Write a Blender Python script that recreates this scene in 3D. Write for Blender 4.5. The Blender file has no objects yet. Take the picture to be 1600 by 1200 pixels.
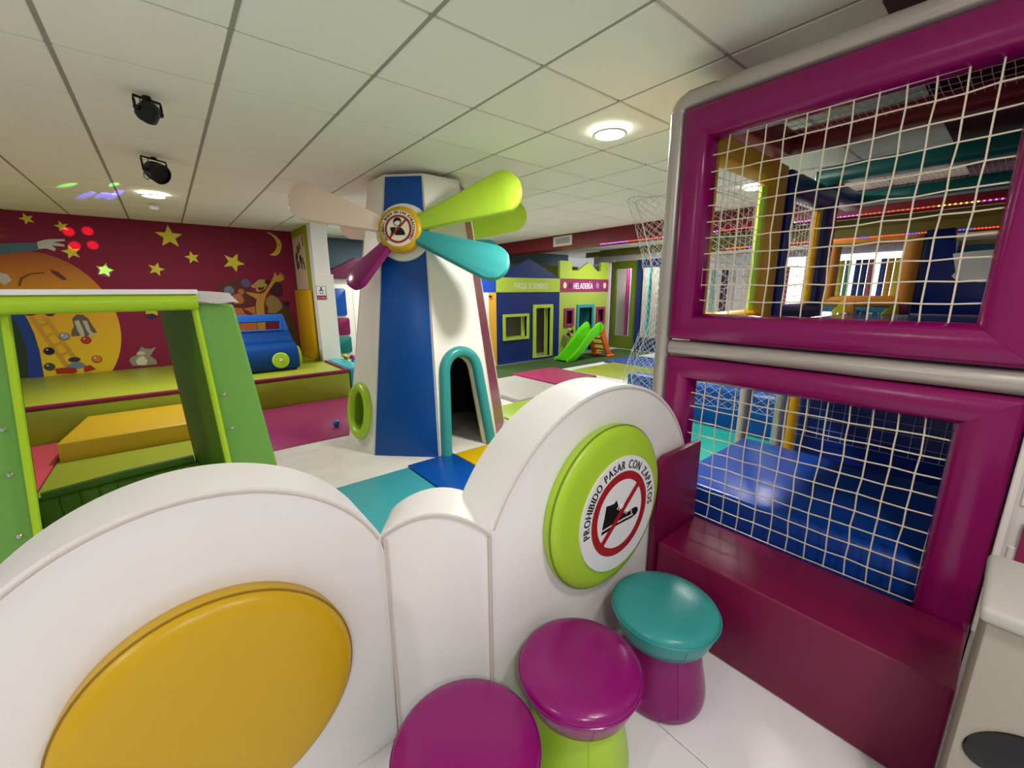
import bpy, bmesh, math, random
from mathutils import Vector, Matrix
random.seed(7)
PI = math.pi
sc = bpy.context.scene
COL = sc.collection

# ------------------------------------------------------------------ camera
CEIL = 2.5636
cam_d = bpy.data.cameras.new('camera'); cam = bpy.data.objects.new('camera', cam_d); COL.objects.link(cam)
Rt = Vector((0.77206691, -0.63551629, -0.00563303))
Dn = Vector((-0.14235502, -0.16429048, -0.9760859))
Fw = Vector((0.61939304, 0.75440552, -0.21731218))
mat = Matrix((Rt, -Dn, -Fw)).transposed().to_4x4()
mat.translation = Vector((0.82956, -2.25715, 1.5))
cam.matrix_world = mat
cam_d.sensor_width = 36; cam_d.lens = 646.826 * 36 / 1600
cam_d.clip_start = 0.03; cam_d.clip_end = 100
sc.camera = cam
# ------------------------------------------------------------------ world, exposure
w = bpy.data.worlds.new('world'); sc.world = w; w.use_nodes = True
bg = w.node_tree.nodes['Background']; bg.inputs[0].default_value = (0.96, 0.98, 1.0, 1); bg.inputs[1].default_value = 0.42
sc.view_settings.view_transform = 'Standard'; sc.view_settings.look = 'None'
sc.view_settings.gamma = 1; sc.view_settings.use_curve_mapping = False
sc.view_settings.exposure = 0.12
LAMP_W = 52.0
sc.cycles.diffuse_bounces = 6; sc.cycles.max_bounces = 10

# ------------------------------------------------------------------ materials
def s2l(c): return c / 12.92 if c <= .04045 else ((c + .055) / 1.055) ** 2.4
def rgb(h, k=1.0):
    h = h.lstrip('#'); return tuple(min(.9, s2l(int(h[i:i+2], 16) / 255) * k) for i in (0, 2, 4)) + (1,)
MATS = {}
def M(name, hexc, rough=.4, k=1.0, coat=0.0, bump=0.0, bscale=40.0, metal=0.0, emit=0.0, vary=0.0, stretch=None):
    if name in MATS: return MATS[name]
    m = bpy.data.materials.new(name); m.use_nodes = True; nt = m.node_tree; b = nt.nodes['Principled BSDF']
    c = rgb(hexc, k)
    b.inputs['Base Color'].default_value = c; b.inputs['Roughness'].default_value = rough
    b.inputs['Metallic'].default_value = metal; b.inputs['Specular IOR Level'].default_value = .36; b.inputs['Coat Weight'].default_value = coat
    b.inputs['Coat Roughness'].default_value = .12
    if emit: b.inputs['Emission Color'].default_value = c; b.inputs['Emission Strength'].default_value = emit
    if bump or vary:
        tc = nt.nodes.new('ShaderNodeTexCoord'); n = nt.nodes.new('ShaderNodeTexNoise')
        n.inputs['Scale'].default_value = bscale; n.inputs['Detail'].default_value = 3
        src = tc.outputs['Object']
        if stretch:
            mp = nt.nodes.new('ShaderNodeMapping'); mp.inputs['Scale'].default_value = stretch
            nt.links.new(src, mp.inputs[0]); src = mp.outputs[0]
        nt.links.new(src, n.inputs['Vector'])
        if bump:
            bp = nt.nodes.new('ShaderNodeBump'); bp.inputs['Strength'].default_value = bump; bp.inputs['Distance'].default_value = .02
            nt.links.new(n.outputs['Fac'], bp.inputs['Height']); nt.links.new(bp.outputs[0], b.inputs['Normal'])
        if vary:
            mx = nt.nodes.new('ShaderNodeMix'); mx.data_type = 'RGBA'
            mx.inputs[6].default_value = tuple(v * (1 - vary) for v in c[:3]) + (1,)
            mx.inputs[7].default_value = tuple(min(1, v * (1 + vary)) for v in c[:3]) + (1,)
            nt.links.new(n.outputs['Fac'], mx.inputs[0]); nt.links.new(mx.outputs[2], b.inputs['Base Color'])
    MATS[name] = m; return m

white_v = M('white_vinyl', '#e4e0de', .32, 1.05, bump=.22, bscale=4, stretch=(2.2, 1, .35))
white_p = M('white_pad', '#e8e3da', .35, 1.0)
yellow_v = M('yellow_vinyl', '#c99f10', .33, 1.0, bump=.03, bscale=60)
lime_v = M('lime_vinyl', '#a9cc34', .33, 1.0, bump=.03, bscale=60)
teal_v = M('teal_vinyl', '#33908f', .28, 1.0, bump=.03, bscale=60)
purple_v = M('purple_vinyl', '#881068', .22, 1.0, bump=.03, bscale=60)
frame_v = M('frame_purple_vinyl', '#800a54', .22, 1.0, bump=.03, bscale=40)
bench_v = M('bench_burgundy_vinyl', '#74103e', .38, 1.0, bump=.04, bscale=150)
blue_v = M('blue_vinyl', '#0a4a9a', .3, 1.0, bump=.02, bscale=60)
navy_v = M('navy_vinyl', '#0c1f66', .3, 1.0)
deepblue_v = M('deep_blue_vinyl', '#123f96', .25, 1.0, bump=.12, bscale=18, stretch=(1, .15, 1))
plum_v = M('plum_vinyl', '#7a1748', .3, 1.0)
plum_mat = M('plum_mat_vinyl', '#8c2a5a', .3, 1.0, bump=.06, bscale=12)
pink_v = M('pink_mat_vinyl', '#b84052', .4, 1.0)
silver_v = M('silver_foam_vinyl', '#b0a8a0', .33, 1.0, metal=.35, bump=.06, bscale=14)
green_v = M('green_cabin_vinyl', '#6ba046', .38, 1.0, bump=.05, bscale=200)
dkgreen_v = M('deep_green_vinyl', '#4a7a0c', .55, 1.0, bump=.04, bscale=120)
olive_v = M('stage_green_vinyl', '#8f9c2c', .38, 1.0, bump=.04, bscale=150, vary=.08)
piping_v = M('lime_piping', '#a9cc24', .35)
net_m = M('net_cord', '#d9cdb6', .7)
white_net = M('white_net_cord', '#c0c0bc', .7)
tile_m = M('ceiling_tile_fibre', '#f4f0e6', .85, 1.02, bump=.12, bscale=120, vary=.03)
bar_m = M('ceiling_bar_shaded', '#9c9a92', .55)  # darker grey, the shadow gap between tiles is put into this colour
black_m = M('black_plastic', '#0b0b0c', .35)
black_ink = M('black_ink', '#0a0a0a', .5)
red_ink = M('red_ink', '#a01822', .45)
white_print = M('white_print', '#e6e4e6', .45)
chrome_m = M('button_metal', '#c8c8c4', .2, metal=1.0)
darkred_m = M('dark_red_paint', '#6d0f1a', .45)
olive_p = M('olive_paint', '#66641c', .6)
slate_m = M('slate_blue_paint', '#566a78', .7)
carpet_m = M('green_carpet', '#2f4a1c', .95, 1.0, bump=.4, bscale=300, vary=.25)
glow_m = M('lamp_glow', '#fff6e8', .5, emit=14)
desk_m = M('desk_laminate', '#a49c8e', .6, 1.0, bump=.15, bscale=350, vary=.1)
amber_v = M('amber_vinyl', '#a86a14', .4)
slide_m = M('slide_plastic', '#5fd012', .25)
orange_m = M('orange_plastic', '#d4661a', .3)

# ------------------------------------------------------------------ mesh helpers
ORG = {}
def finish(me, ang=35):
    for p in me.polygons: p.use_smooth = True
    try: me.set_sharp_from_angle(angle=math.radians(ang))
    except Exception: pass
def obj(name, bm, m, parent=None, loc=None, ang=35):
    """bm is in world coordinates; a part is moved into its thing's space."""
    bmesh.ops.recalc_face_normals(bm, faces=bm.faces[:])
    o0 = Vector(ORG.get(parent.name, (0, 0, 0))) if parent else None
    if not parent:
        if loc is None:
            vs = [v.co for v in bm.verts]
            loc = (sum(v.x for v in vs) / len(vs), sum(v.y for v in vs) / len(vs), min(v.z for v in vs))
        o0 = Vector(loc)
    bmesh.ops.translate(bm, vec=-o0, verts=bm.verts[:])
    me = bpy.data.meshes.new(name); bm.to_mesh(me); bm.free(); finish(me, ang)
    if isinstance(m, (list, tuple)):
        for x in m: me.materials.append(x)
    else: me.materials.append(m)
    o = bpy.data.objects.new(name, me); COL.objects.link(o)
    if parent: o.parent = parent
    else: o.location = o0
    ORG[o.name] = tuple(o0)
    return o
def tag(o, label=None, cat=None, group=None, kind=None):
    if label: o['label'] = label
    if cat: o['category'] = cat
    if group: o['group'] = group
    if kind: o['kind'] = kind
    return o
def thing(name, label, cat, loc, group=None):
    o = bpy.data.objects.new(name, None); COL.objects.link(o); o.location = loc; o.empty_display_size = .1
    ORG[o.name] = tuple(loc); return tag(o, label, cat, group)
def copy_tree(o, parent=None):
    c = o.copy(); COL.objects.link(c); c.parent = parent
    for ch in list(o.children): copy_tree(ch, c)
    return c

IDM = Matrix.Identity(4)
def frame(o, u, v, wv=None):
    u = Vector(u).normalized(); v = Vector(v).normalized(); wv = Vector(wv) if wv else u.cross(v)
    m = Matrix((u, v, wv.normalized())).transposed().to_4x4(); m.translation = Vector(o); return m
def box(bm, x0, x1, y0, y1, z0, z1, bev=0, seg=2, mx=None):
    r = bmesh.ops.create_cube(bm, size=1); vs = r['verts']
    for v in vs: v.co = Vector((x0 if v.co.x < 0 else x1, y0 if v.co.y < 0 else y1, z0 if v.co.z < 0 else z1))
    if bev:
        es = list({e for v in vs for e in v.link_edges})
        rr = bmesh.ops.bevel(bm, geom=es, offset=bev, segments=seg, affect='EDGES', profile=.5)
        vs = list({v for f in rr['faces'] for v in f.verts} | {v for v in vs if v.is_valid})
    if mx is not None:
        for v in vs: v.co = mx @ v.co
    return vs
def bx(*a, **k):
    bm = bmesh.new(); box(bm, *a, **k); return bm
def hexa(bm, P, bev=0, seg=2):
    """P: 8 corner points, bottom ring 0-3 then top ring 4-7"""
    vs = [bm.verts.new(p) for p in P]
    fs = [bm.faces.new([vs[i] for i in q]) for q in ((3, 2, 1, 0), (4, 5, 6, 7), (0, 1, 5, 4), (1, 2, 6, 5), (2, 3, 7, 6), (3, 0, 4, 7))]
    if bev:
        es = list({e for v in vs for e in v.link_edges})
        bmesh.ops.bevel(bm, geom=es, offset=bev, segments=seg, affect='EDGES', profile=.5)
def tube(bm, pts, r, n=8, closed=False, caps=True):
    pts = [Vector(p) for p in pts]; N = len(pts); rings = []; up = None
    for i, p in enumerate(pts):
        if closed: t = (pts[(i + 1) % N] - pts[i - 1])
        else: t = pts[min(i + 1, N - 1)] - pts[max(i - 1, 0)]
        t.normalize()
        if up is None:
            a = Vector((0, 0, 1)) if abs(t.z) < .9 else Vector((1, 0, 0)); up = (a - t * a.dot(t)).normalized()
        else:
            up = (up - t * up.dot(t)); up.normalize()
        s = t.cross(up); rr = r[i] if isinstance(r, (list, tuple)) else r
        rings.append([bm.verts.new(p + (up * math.cos(2 * PI * k / n) + s * math.sin(2 * PI * k / n)) * rr) for k in range(n)])
    for i in range(N if closed else N - 1):
        A, B = rings[i], rings[(i + 1) % N]
        for k in range(n): bm.faces.new((A[k], A[(k + 1) % n], B[(k + 1) % n], B[k]))
    if caps and not closed:
        bm.faces.new(rings[0][::-1]); bm.faces.new(rings[-1])
def tb(pts, r, n=8, closed=False):
    bm = bmesh.new(); tube(bm, pts, r, n, closed); return bm
def lathe(bm, prof, mx=IDM, n=40):
    rings = []
    for r, z in prof:
        if r < 1e-6: rings.append([bm.verts.new(mx @ Vector((0, 0, z)))])
        else: rings.append([bm.verts.new(mx @ Vector((r * math.cos(2 * PI * k / n), r * math.sin(2 * PI * k / n), z))) for k in range(n)])
    for A, B in zip(rings, rings[1:]):
        for k in range(n):
            a = A[k % len(A)], A[(k + 1) % len(A)]; b = B[(k + 1) % len(B)], B[k % len(B)]
            q = []
            for v in a + b:
                if v not in q: q.append(v)
            if len(q) > 2: bm.faces.new(q)
def lt(prof, mx=IDM, n=40):
    bm = bmesh.new(); lathe(bm, prof, mx, n); return bm
def prism(outline, d0, d1, mx=IDM, holes=(), bev=0, seg=2):
    """flat outline (u,v) with holes, extruded from w=d0 to w=d1 in the frame mx"""
    bm = bmesh.new(); loops = []
    for L in [outline] + list(holes):
        vs = [bm.verts.new((p[0], p[1], d0)) for p in L]
        loops.append(vs)
    if holes:
        es = []
        for vs in loops:
            for i in range(len(vs)): es.append(bm.edges.new((vs[i], vs[(i + 1) % len(vs)])))
        bmesh.ops.triangle_fill(bm, edges=es, use_beauty=True)
    else: bm.faces.new(loops[0])
    bot = bm.faces[:]
    mp = {}
    for v in bm.verts[:]: mp[v] = bm.verts.new((v.co.x, v.co.y, d1))
    top = [bm.faces.new([mp[v] for v in f.verts][::-1]) for f in bot]
    for vs in loops:
        for i in range(len(vs)):
            a, b = vs[i], vs[(i + 1) % len(vs)]; bm.faces.new((a, b, mp[b], mp[a]))
    if bev:
        tv = set(mp.values()); bound = []
        for vs in loops:
            for i in range(len(vs)):
                e = bm.edges.get((mp[vs[i]], mp[vs[(i + 1) % len(vs)]]))
                if e: bound.append(e)
        bmesh.ops.bevel(bm, geom=bound, offset=bev, segments=seg, affect='EDGES', profile=.5)
    bmesh.ops.transform(bm, matrix=mx, verts=bm.verts[:])
    return bm
def circ(cx, cy, r, n=40, a0=0, a1=2 * PI, ry=None):
    full = abs(a1 - a0 - 2 * PI) < 1e-6; m = n if full else n + 1
    return [(cx + r * math.cos(a0 + (a1 - a0) * i / n), cy + (ry or r) * math.sin(a0 + (a1 - a0) * i / n)) for i in range(m)]
def rect(x0, x1, y0, y1): return [(x0, y0), (x1, y0), (x1, y1), (x0, y1)]
def rrect(x0, x1, y0, y1, r, n=5):
    P = []
    for cx, cy, a in ((x1 - r, y0 + r, -PI / 2), (x1 - r, y1 - r, 0), (x0 + r, y1 - r, PI / 2), (x0 + r, y0 + r, PI)):
        P += [(cx + r * math.cos(a + PI / 2 * i / n), cy + r * math.sin(a + PI / 2 * i / n)) for i in range(n + 1)]
    return P
GLY = {}
def glyph(ch):
    if ch in GLY: return GLY[ch]
    cu = bpy.data.curves.new('g', 'FONT'); cu.body = ch; cu.size = 1; cu.resolution_u = 4
    o = bpy.data.objects.new('g', cu); COL.objects.link(o)
    dg = bpy.context.evaluated_depsgraph_get(); me = o.evaluated_get(dg).to_mesh()
    V = [tuple(v.co) for v in me.vertices]; F = [tuple(p.vertices) for p in me.polygons]
    o.evaluated_get(dg).to_mesh_clear(); bpy.data.objects.remove(o); bpy.data.curves.remove(cu)
    x0 = min((v[0] for v in V), default=0); x1 = max((v[0] for v in V), default=.28)
    GLY[ch] = ([(v[0] - x0, v[1]) for v in V], F, x1 - x0); return GLY[ch]
def add_glyph(bm, ch, fn):
    V, F, wd = glyph(ch); vs = [bm.verts.new(fn(*v)) for v in V]
    for f in F:
        try: bm.faces.new([vs[i] for i in f])
        except ValueError: pass
def text_line(s, x0, x1, y0, h, mx, wf=.01, bold=0):
    bm = bmesh.new(); gap = .14; tot = sum((glyph(c)[2] if c != ' ' else .3) + gap for c in s) - gap
    kx = (x1 - x0) / tot; ky = h / .72; x = x0
    for c in s:
        if c == ' ': x += (.3 + gap) * kx; continue
        for bo in ((0, bold) if bold else (0,)):
            add_glyph(bm, c, lambda a, b, x=x, bo=bo: mx @ Vector((x + bo + a * kx, y0 + b * ky, wf + bo * .02)))
        x += (glyph(c)[2] + gap) * kx
    return bm
def text_arc(s, r, a0, a1, h, mx, wf=.01, bold=0.0):
    """letters standing on a circle of radius r from angle a0 to a1 (clockwise)"""
    bm = bmesh.new(); gap = .16; tot = sum((glyph(c)[2] if c != ' ' else .32) + gap for c in s) - gap
    L = abs(a1 - a0) * (r + h * .4); kx = L / tot; ky = h / .72; p = 0
    for c in s:
        wd = glyph(c)[2] if c != ' ' else .32
        if c != ' ':
            am = a0 + (a1 - a0) * ((p + wd / 2) / tot); er = Vector((math.cos(am), math.sin(am))); et = Vector((er.y, -er.x))
            for bo in ((-bold, bold) if bold else (0,)):
                def fn(a, b, wd=wd, er=er, et=et, bo=bo):
                    q = er * (r + b * ky) + et * ((a - wd / 2) * kx + bo); return mx @ Vector((q.x, q.y, wf + bo * .02))
                add_glyph(bm, c, fn)
        p += wd + gap
    return bm
def star(cx, cy, r, rot=PI / 2, k=.42):
    return [(cx + (r if i % 2 == 0 else r * k) * math.cos(rot + i * PI / 5), cy + (r if i % 2 == 0 else r * k) * math.sin(rot + i * PI / 5)) for i in range(10)]
def grid_net(bm, fn, nu, nv, r, knots=True, jit=0.0):
    P = {}
    for i in range(nu + 1):
        for j in range(nv + 1):
            p = Vector(fn(i / nu, j / nv))
            if jit and 0 < i < nu and 0 < j < nv: p += Vector([random.uniform(-jit, jit) for _ in range(3)])
            P[i, j] = p
    for i in range(nu + 1): tube(bm, [P[i, j] for j in range(nv + 1)], r, 5)
    for j in range(nv + 1): tube(bm, [P[i, j] for i in range(nu + 1)], r, 5)
    if knots:
        for p in P.values(): bmesh.ops.create_icosphere(bm, subdivisions=1, radius=r * 1.9, matrix=Matrix.Translation(p))
def diamond_net(bm, fn, nu, nv, r, jit=0.0):
    P = {}
    for i in range(nu + 1):
        for j in range(nv + 1):
            if (i + j) % 2 == 0:
                P[i, j] = Vector(fn(i / nu, j / nv)) + Vector([random.uniform(-jit, jit) for _ in range(3)])
    for (i, j), p in P.items():
        for di in (-1, 1):
            q = P.get((i + di, j + 1))
            if q: tube(bm, [p, q], r, 4, caps=False)
    for i in (0, nu):
        L = [P[i, j] for j in range(nv + 1) if (i, j) in P]; tube(bm, L, r, 4)
    for j in (0, nv):
        L = [P[i, j] for i in range(nu + 1) if (i, j) in P]; tube(bm, L, r * 1.6, 5)
def frame_rails(parent, name, mx, out, inn, depth, m, bulge=.03):
    """padded rectangular frame as four mitred cushions; out/inn = (u0,u1,v0,v1)"""
    prof = [(0, -depth / 2), (0, depth * .30), (.04, depth * .44), (.14, depth * .5), (.55, depth * .5), (.80, depth * .44), (.94, depth * .22), (1, -.0), (1, -depth / 2)]
    def corner(c, t):
        o = ((out[0], out[2]), (out[1], out[2]), (out[1], out[3]), (out[0], out[3]))[c]
        i = ((inn[0], inn[2]), (inn[1], inn[2]), (inn[1], inn[3]), (inn[0], inn[3]))[c]
        return o[0] + (i[0] - o[0]) * t, o[1] + (i[1] - o[1]) * t
    for c in range(4):
        d = (c + 1) % 4; bm = bmesh.new(); A = []; B = []
        for t, dep in prof:
            a = corner(c, t); b = corner(d, t)
            g = .0004
            av = Vector((a[0], a[1], dep)); bv = Vector((b[0], b[1], dep)); dr = (bv - av).normalized() * g
            A.append(bm.verts.new(mx @ (av + dr))); B.append(bm.verts.new(mx @ (bv - dr)))
        n = len(prof)
        for i in range(n): bm.faces.new((A[i], B[i], B[(i + 1) % n], A[(i + 1) % n]))
        bm.faces.new(A); bm.faces.new(B[::-1])
        obj(name, bm, m, parent, ang=50)

# ================================================================== SETTING
# floor --------------------------------------------------------------
floor = tag(obj('floor', bx(-7, 13, -10, 7.5, -.12, -.02), M('floor_base', '#cfcdca', .5), loc=(0, 0, -.12)), kind='structure',
            label='pale floor of the play centre with large white tiles')
tile_f = M('white_floor_tile', '#e6e3e6', .22, 1.05, vary=.02, bscale=3)
tm = bmesh.new(); box(tm, -.598, .598, -.598, .598, -.02, 0, .002, 1); me_t = bpy.data.meshes.new('floor_tile'); tm.to_mesh(me_t); tm.free(); me_t.materials.append(tile_f)
for i in range(-3, 8):
    for j in range(-3, 7):
        x = 1.97 + .6 + 1.2 * i; y = -1.98 + 1.2 * j
        o = bpy.data.objects.new('floor_tile', me_t); COL.objects.link(o); o.parent = floor; o.location = (x, y, .12)
# ceiling ------------------------------------------------------------
ceil = tag(obj('ceiling', bx(-2.4, 13, -3.6, 7.2, CEIL + .02, CEIL + .1), M('ceiling_void', '#8f8d86', .9), loc=(0, 0, CEIL + .02)), kind='structure',
           label='suspended ceiling of square off-white tiles')
tm = bmesh.new(); box(tm, -.29, .29, -.29, .29, -.028, -.001, .004, 1); me_c = bpy.data.meshes.new('ceiling_tile'); tm.to_mesh(me_c); tm.free(); me_c.materials.append(tile_m)
far_tiles = bmesh.new()
for i in range(-4, 21):
    for j in range(-6, 12):
        cx, cy = .6 * i + .3, .6 * j + .3
        dx, dy = cx - .83, cy + 2.257; f_ = dx * .635 + dy * .773; s_ = dx * .773 - dy * .635
        if f_ > .1 and abs(s_) < f_ * 1.35 + .5 and cx < 7.3 and cy > -2.5 and cy < 6.3:
            o = bpy.data.objects.new('ceiling_tile', me_c); COL.objects.link(o); o.parent = ceil; o.location = (cx, cy, 0)
        else: box(far_tiles, cx - .29, cx + .29, cy - .29, cy + .29, CEIL - .008, CEIL + .019)
tag(obj('ceiling_tiles_beyond', far_tiles, tile_m, ceil), kind='stuff')
for i in range(-4, 21):
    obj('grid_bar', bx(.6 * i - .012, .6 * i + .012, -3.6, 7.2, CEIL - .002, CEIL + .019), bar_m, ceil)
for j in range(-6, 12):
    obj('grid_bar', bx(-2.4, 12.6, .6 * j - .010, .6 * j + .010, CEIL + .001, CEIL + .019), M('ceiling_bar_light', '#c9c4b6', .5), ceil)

# mural wall ----------------------------------------------------------
WY = 6.15
mural_p = M('mural_magenta_paint', '#7c1636', .75, 1.0, bump=.05, bscale=120, vary=.06)
wall = tag(obj('wall_mural', bx(-3, 2.72, WY, WY + .15, 0, CEIL - .006), mural_p, loc=(0, WY, 0)), kind='structure',
           label='magenta wall painted with yellow stars, a moon and cartoon animals')
MW = frame((0, WY, 0), (1, 0, 0), (0, 0, 1), (0, -1, 0))
LV = [0]
def mural(name, pts, hexc, k=1.0, lay=None):
    LV[0] += 1; d = 0.0006 + .00018 * LV[0] if lay is None else lay
    m = M('mural_' + hexc.lstrip('#'), hexc, .7, k)
    return obj(name, prism(pts, -.002, d, MW), m, wall)
# big orange sun disc with a painted gradient
dm = M('mural_sun', '#c98a1c', .7); nt = dm.node_tree; bs = nt.nodes['Principled BSDF']
tc = nt.nodes.new('ShaderNodeTexCoord'); sp = nt.nodes.new('ShaderNodeSeparateXYZ'); cr = nt.nodes.new('ShaderNodeValToRGB'); mr = nt.nodes.new('ShaderNodeMapRange')
mr.inputs[1].default_value = .4; mr.inputs[2].default_value = 2.05
nt.links.new(tc.outputs['Object'], sp.inputs[0]); nt.links.new(sp.outputs['Z'], mr.inputs[0]); nt.links.new(mr.outputs[0], cr.inputs[0]); nt.links.new(cr.outputs[0], bs.inputs['Base Color'])
E_ = cr.color_ramp.elements; E_[0].color = rgb('#d8b41c'); E_[0].position = .1; E_[1].color = rgb('#9c4a20'); E_[1].position = 1
e = E_.new(.62); e.color = rgb('#d09024')
LV[0] += 1
sun_pts = [p for p in circ(-.5, 1.05, .77, 64, ry=1.01)]
obj('painted_sun', prism(sun_pts, -.002, .0006, MW), dm, wall)
for cx, cy, r, a in ((-.4, 2.46, .075, 1.9), (-.097, 2.395, .075, 1.8), (-.06, 2.065, .10, 1.75), (.235, 1.835, .105, 1.3), (1.024, 2.345, .17, 1.55), (1.262, 2.052, .10, 1.75), (.802, 1.864, .105, 1.25), (1.80, 2.0, .16, 1.1)):
    mural('star', star(cx, cy, r, a), '#d6cc3a')
mural('moon', [(2.323, 2.517), (2.40, 2.51), (2.475, 2.463), (2.53, 2.40), (2.546, 2.331), (2.53, 2.25), (2.5, 2.185), (2.455, 2.145), (2.409, 2.131), (2.34, 2.146), (2.39, 2.175), (2.433, 2.218), (2.462, 2.27), (2.474, 2.327), (2.465, 2.385), (2.443, 2.431), (2.40, 2.48)], '#d2b83a')
mural('moon_smile', [(2.49, 2.30), (2.535, 2.315), (2.525, 2.328), (2.49, 2.312)], '#7a5a18')
mural('painted_sleeve', [(-1.2, 2.10), (-.683, 2.138), (-.353, 2.171), (-.361, 2.077), (-.707, 2.002), (-1.2, 1.95)], '#4a6670')
mural('painted_hand', [(-.36, 2.175), (-.30, 2.205), (-.24, 2.22), (-.1, 2.232), (-.09, 2.21), (-.21, 2.185), (-.112, 2.16), (-.11, 2.135), (-.235, 2.14), (-.20, 2.105), (-.215, 2.07), (-.29, 2.10), (-.36, 2.088)], '#b8bcae')
mural('painted_leaf', [(-1.1, 2.36), (-.85, 2.44), (-.66, 2.40), (-.70, 2.34), (-.58, 2.34), (-.68, 2.27), (-.58, 2.22), (-.80, 2.19), (-1.1, 2.25)], '#7c3424')
mural('painted_slope', [(-1.3, .4), (-1.3, 1.30), (-.776, 1.31), (-.70, 1.1), (-.67, .8), (-.70, .4)], '#26381c')
mural('painted_pool_edge', [(-.776, 1.31), (-.644, 1.294), (-.61, 1.15), (-.588, .98), (-.58, .762), (-.60, .382), (-.74, .4), (-.69, .8), (-.71, 1.1)], '#1c3a7c')
mural('painted_ladder', [(-.60, 1.21), (-.55, 1.21), (-.33, .50), (-.38, .50)], '#c08a2a')
mural('painted_ladder', [(-.48, 1.21), (-.43, 1.21), (-.22, .55), (-.27, .55)], '#c08a2a')
for t in (.15, .35, .55, .75): mural('painted_rung', [(-.575 + .22 * t, 1.21 - .7 * t), (-.455 + .21 * t, 1.23 - .66 * t), (-.455 + .21 * t, 1.20 - .66 * t), (-.575 + .22 * t, 1.17 - .7 * t)], '#c08a2a')
mural('painted_flower', circ(-.58, 1.27, .07, 12, ry=.045), '#4a2440'); mural('painted_flower', circ(-.40, 1.26, .05, 12, ry=.05), '#4a2440')
mural('painted_elephant', [(-.20, 1.17), (-.15, 1.225), (-.09, 1.22), (-.045, 1.17), (-.02, 1.08), (.005, 1.0), (.015, .965), (-.06, .955), (-.09, .915), (-.16, .93), (-.25, .925), (-.235, 1.0), (-.20, 1.06)], '#5a5446')
mural('painted_trunk', [(-.185, 1.13), (-.14, 1.15), (-.115, 1.0), (-.12, .90), (-.15, .91), (-.175, 1.0)], '#b0a890')
mural('painted_trunk', [(-.105, 1.14), (-.06, 1.13), (-.045, 1.0), (-.01, .92), (-.05, .91), (-.085, 1.0)], '#b0a890')
for (bxx, bz), c in zip([(-.316, .931), (-.113, .864), (-.493, .741), (-.524, .527), (-.047, .584)], ['#8c96a0', '#b02418', '#10121e', '#3c4430', '#c8742c']):
    mural('painted_ball', circ(bxx, bz, .053, 20), '#3a2a18'); mural('painted_ball', circ(bxx, bz + .003, .046, 20), c); mural('ball_shine', circ(bxx - .015, bz + .02, .01, 8), '#d8d0c0')
mural('painted_cap', [(-.36, .52), (-.30, .56), (-.21, .555), (-.17, .50), (-.24, .47), (-.37, .475)], '#6a7a8c'); mural('painted_cap', circ(-.272, .6, .06, 14, ry=.035), '#2c3040')
mural('painted_mitten', [(-.477, .495), (-.36, .50), (-.282, .485), (-.27, .43), (-.30, .407), (-.471, .42)], '#a02818'); mural('painted_mitten', [(-.20, .48), (-.13, .51), (-.08, .44), (-.20, .41)], '#a02818')
mural('painted_mouse', [(.463, .722), (.49, .69), (.519, .68), (.57, .68), (.626, .70), (.58, .63), (.54, .57), (.60, .50), (.60, .43), (.45, .43), (.316, .442), (.292, .52), (.32, .57), (.382, .60), (.42, .66)], '#8a8468')
mural('painted_mouse_belly', [(.40, .56), (.46, .58), (.50, .50), (.47, .44), (.38, .45), (.36, .50)], '#c8c2a4'); mural('painted_mouse_ear', circ(.44, .62, .05, 12, ry=.03), '#b8b08c')
mural('painted_chick', circ(.653, 1.211, .07, 16), '#c8a828'); mural('painted_chick', [(.58, 1.20), (.66, 1.21), (.72, 1.17), (.66, 1.13), (.60, 1.15)], '#1e2c4a')
mural('painted_curve', [(-.62, 1.62), (-.58, 1.72), (-.48, 1.78), (-.36, 1.79), (-.36, 1.775), (-.48, 1.765), (-.57, 1.70), (-.605, 1.61)], '#6a4418')
mural('painted_paw', [(-.30, 1.83), (-.23, 1.80), (-.16, 1.70), (-.20, 1.69), (-.28, 1.78)], '#5a3220'); mural('painted_tooth', [(-.75, 1.78), (-.69, 1.76), (-.66, 1.68), (-.74, 1.62), (-.78, 1.68)], '#b8b4a0')
# crowd of painted animals at the right end of the wall
mural('painted_animal', [(1.50, 1.60), (1.58, 1.69), (1.627, 1.66), (1.70, 1.70), (1.779, 1.717), (1.847, 1.754), (1.94, 1.728), (1.977, 1.636), (1.95, 1.55), (1.93, 1.516), (2.0, 1.42), (2.011, 1.375), (1.999, .45), (1.60, .45), (1.62, 1.38), (1.56, 1.52)], '#5c2a22')
mural('painted_animal', circ(1.93, 1.67, .07, 14), '#5a5270'); mural('painted_animal', circ(1.68, 1.55, .07, 14), '#6a7888')
mural('painted_muzzle', [(1.70, 1.46), (1.78, 1.50), (1.845, 1.49), (1.873, 1.387), (1.842, 1.331), (1.72, 1.33)], '#b0683c'); mural('painted_ear', circ(1.845, 1.53, .045, 14), '#b0683c')
mural('painted_animal', [(1.70, 1.269), (1.85, 1.25), (2.016, 1.28), (1.998, .45), (1.70, .45)], '#b86a34'); mural('painted_scarf', [(1.82, 1.26), (1.92, 1.20), (2.0, 1.13), (1.93, 1.10), (1.85, 1.17)], '#7a2420')
mural('painted_animal', [(2.318, 1.676), (2.37, 1.70), (2.424, 1.687), (2.465, 1.64), (2.474, 1.581), (2.46, 1.50), (2.431, 1.445), (2.311, 1.466), (2.256, 1.514), (2.28, 1.60)], '#3c1418')
mural('painted_animal', [(2.44, 1.40), (2.50, 1.30), (2.545, 1.167), (2.615, .963), (2.65, .4), (2.30, .4), (2.35, 1.2)], '#4a3014')
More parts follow.
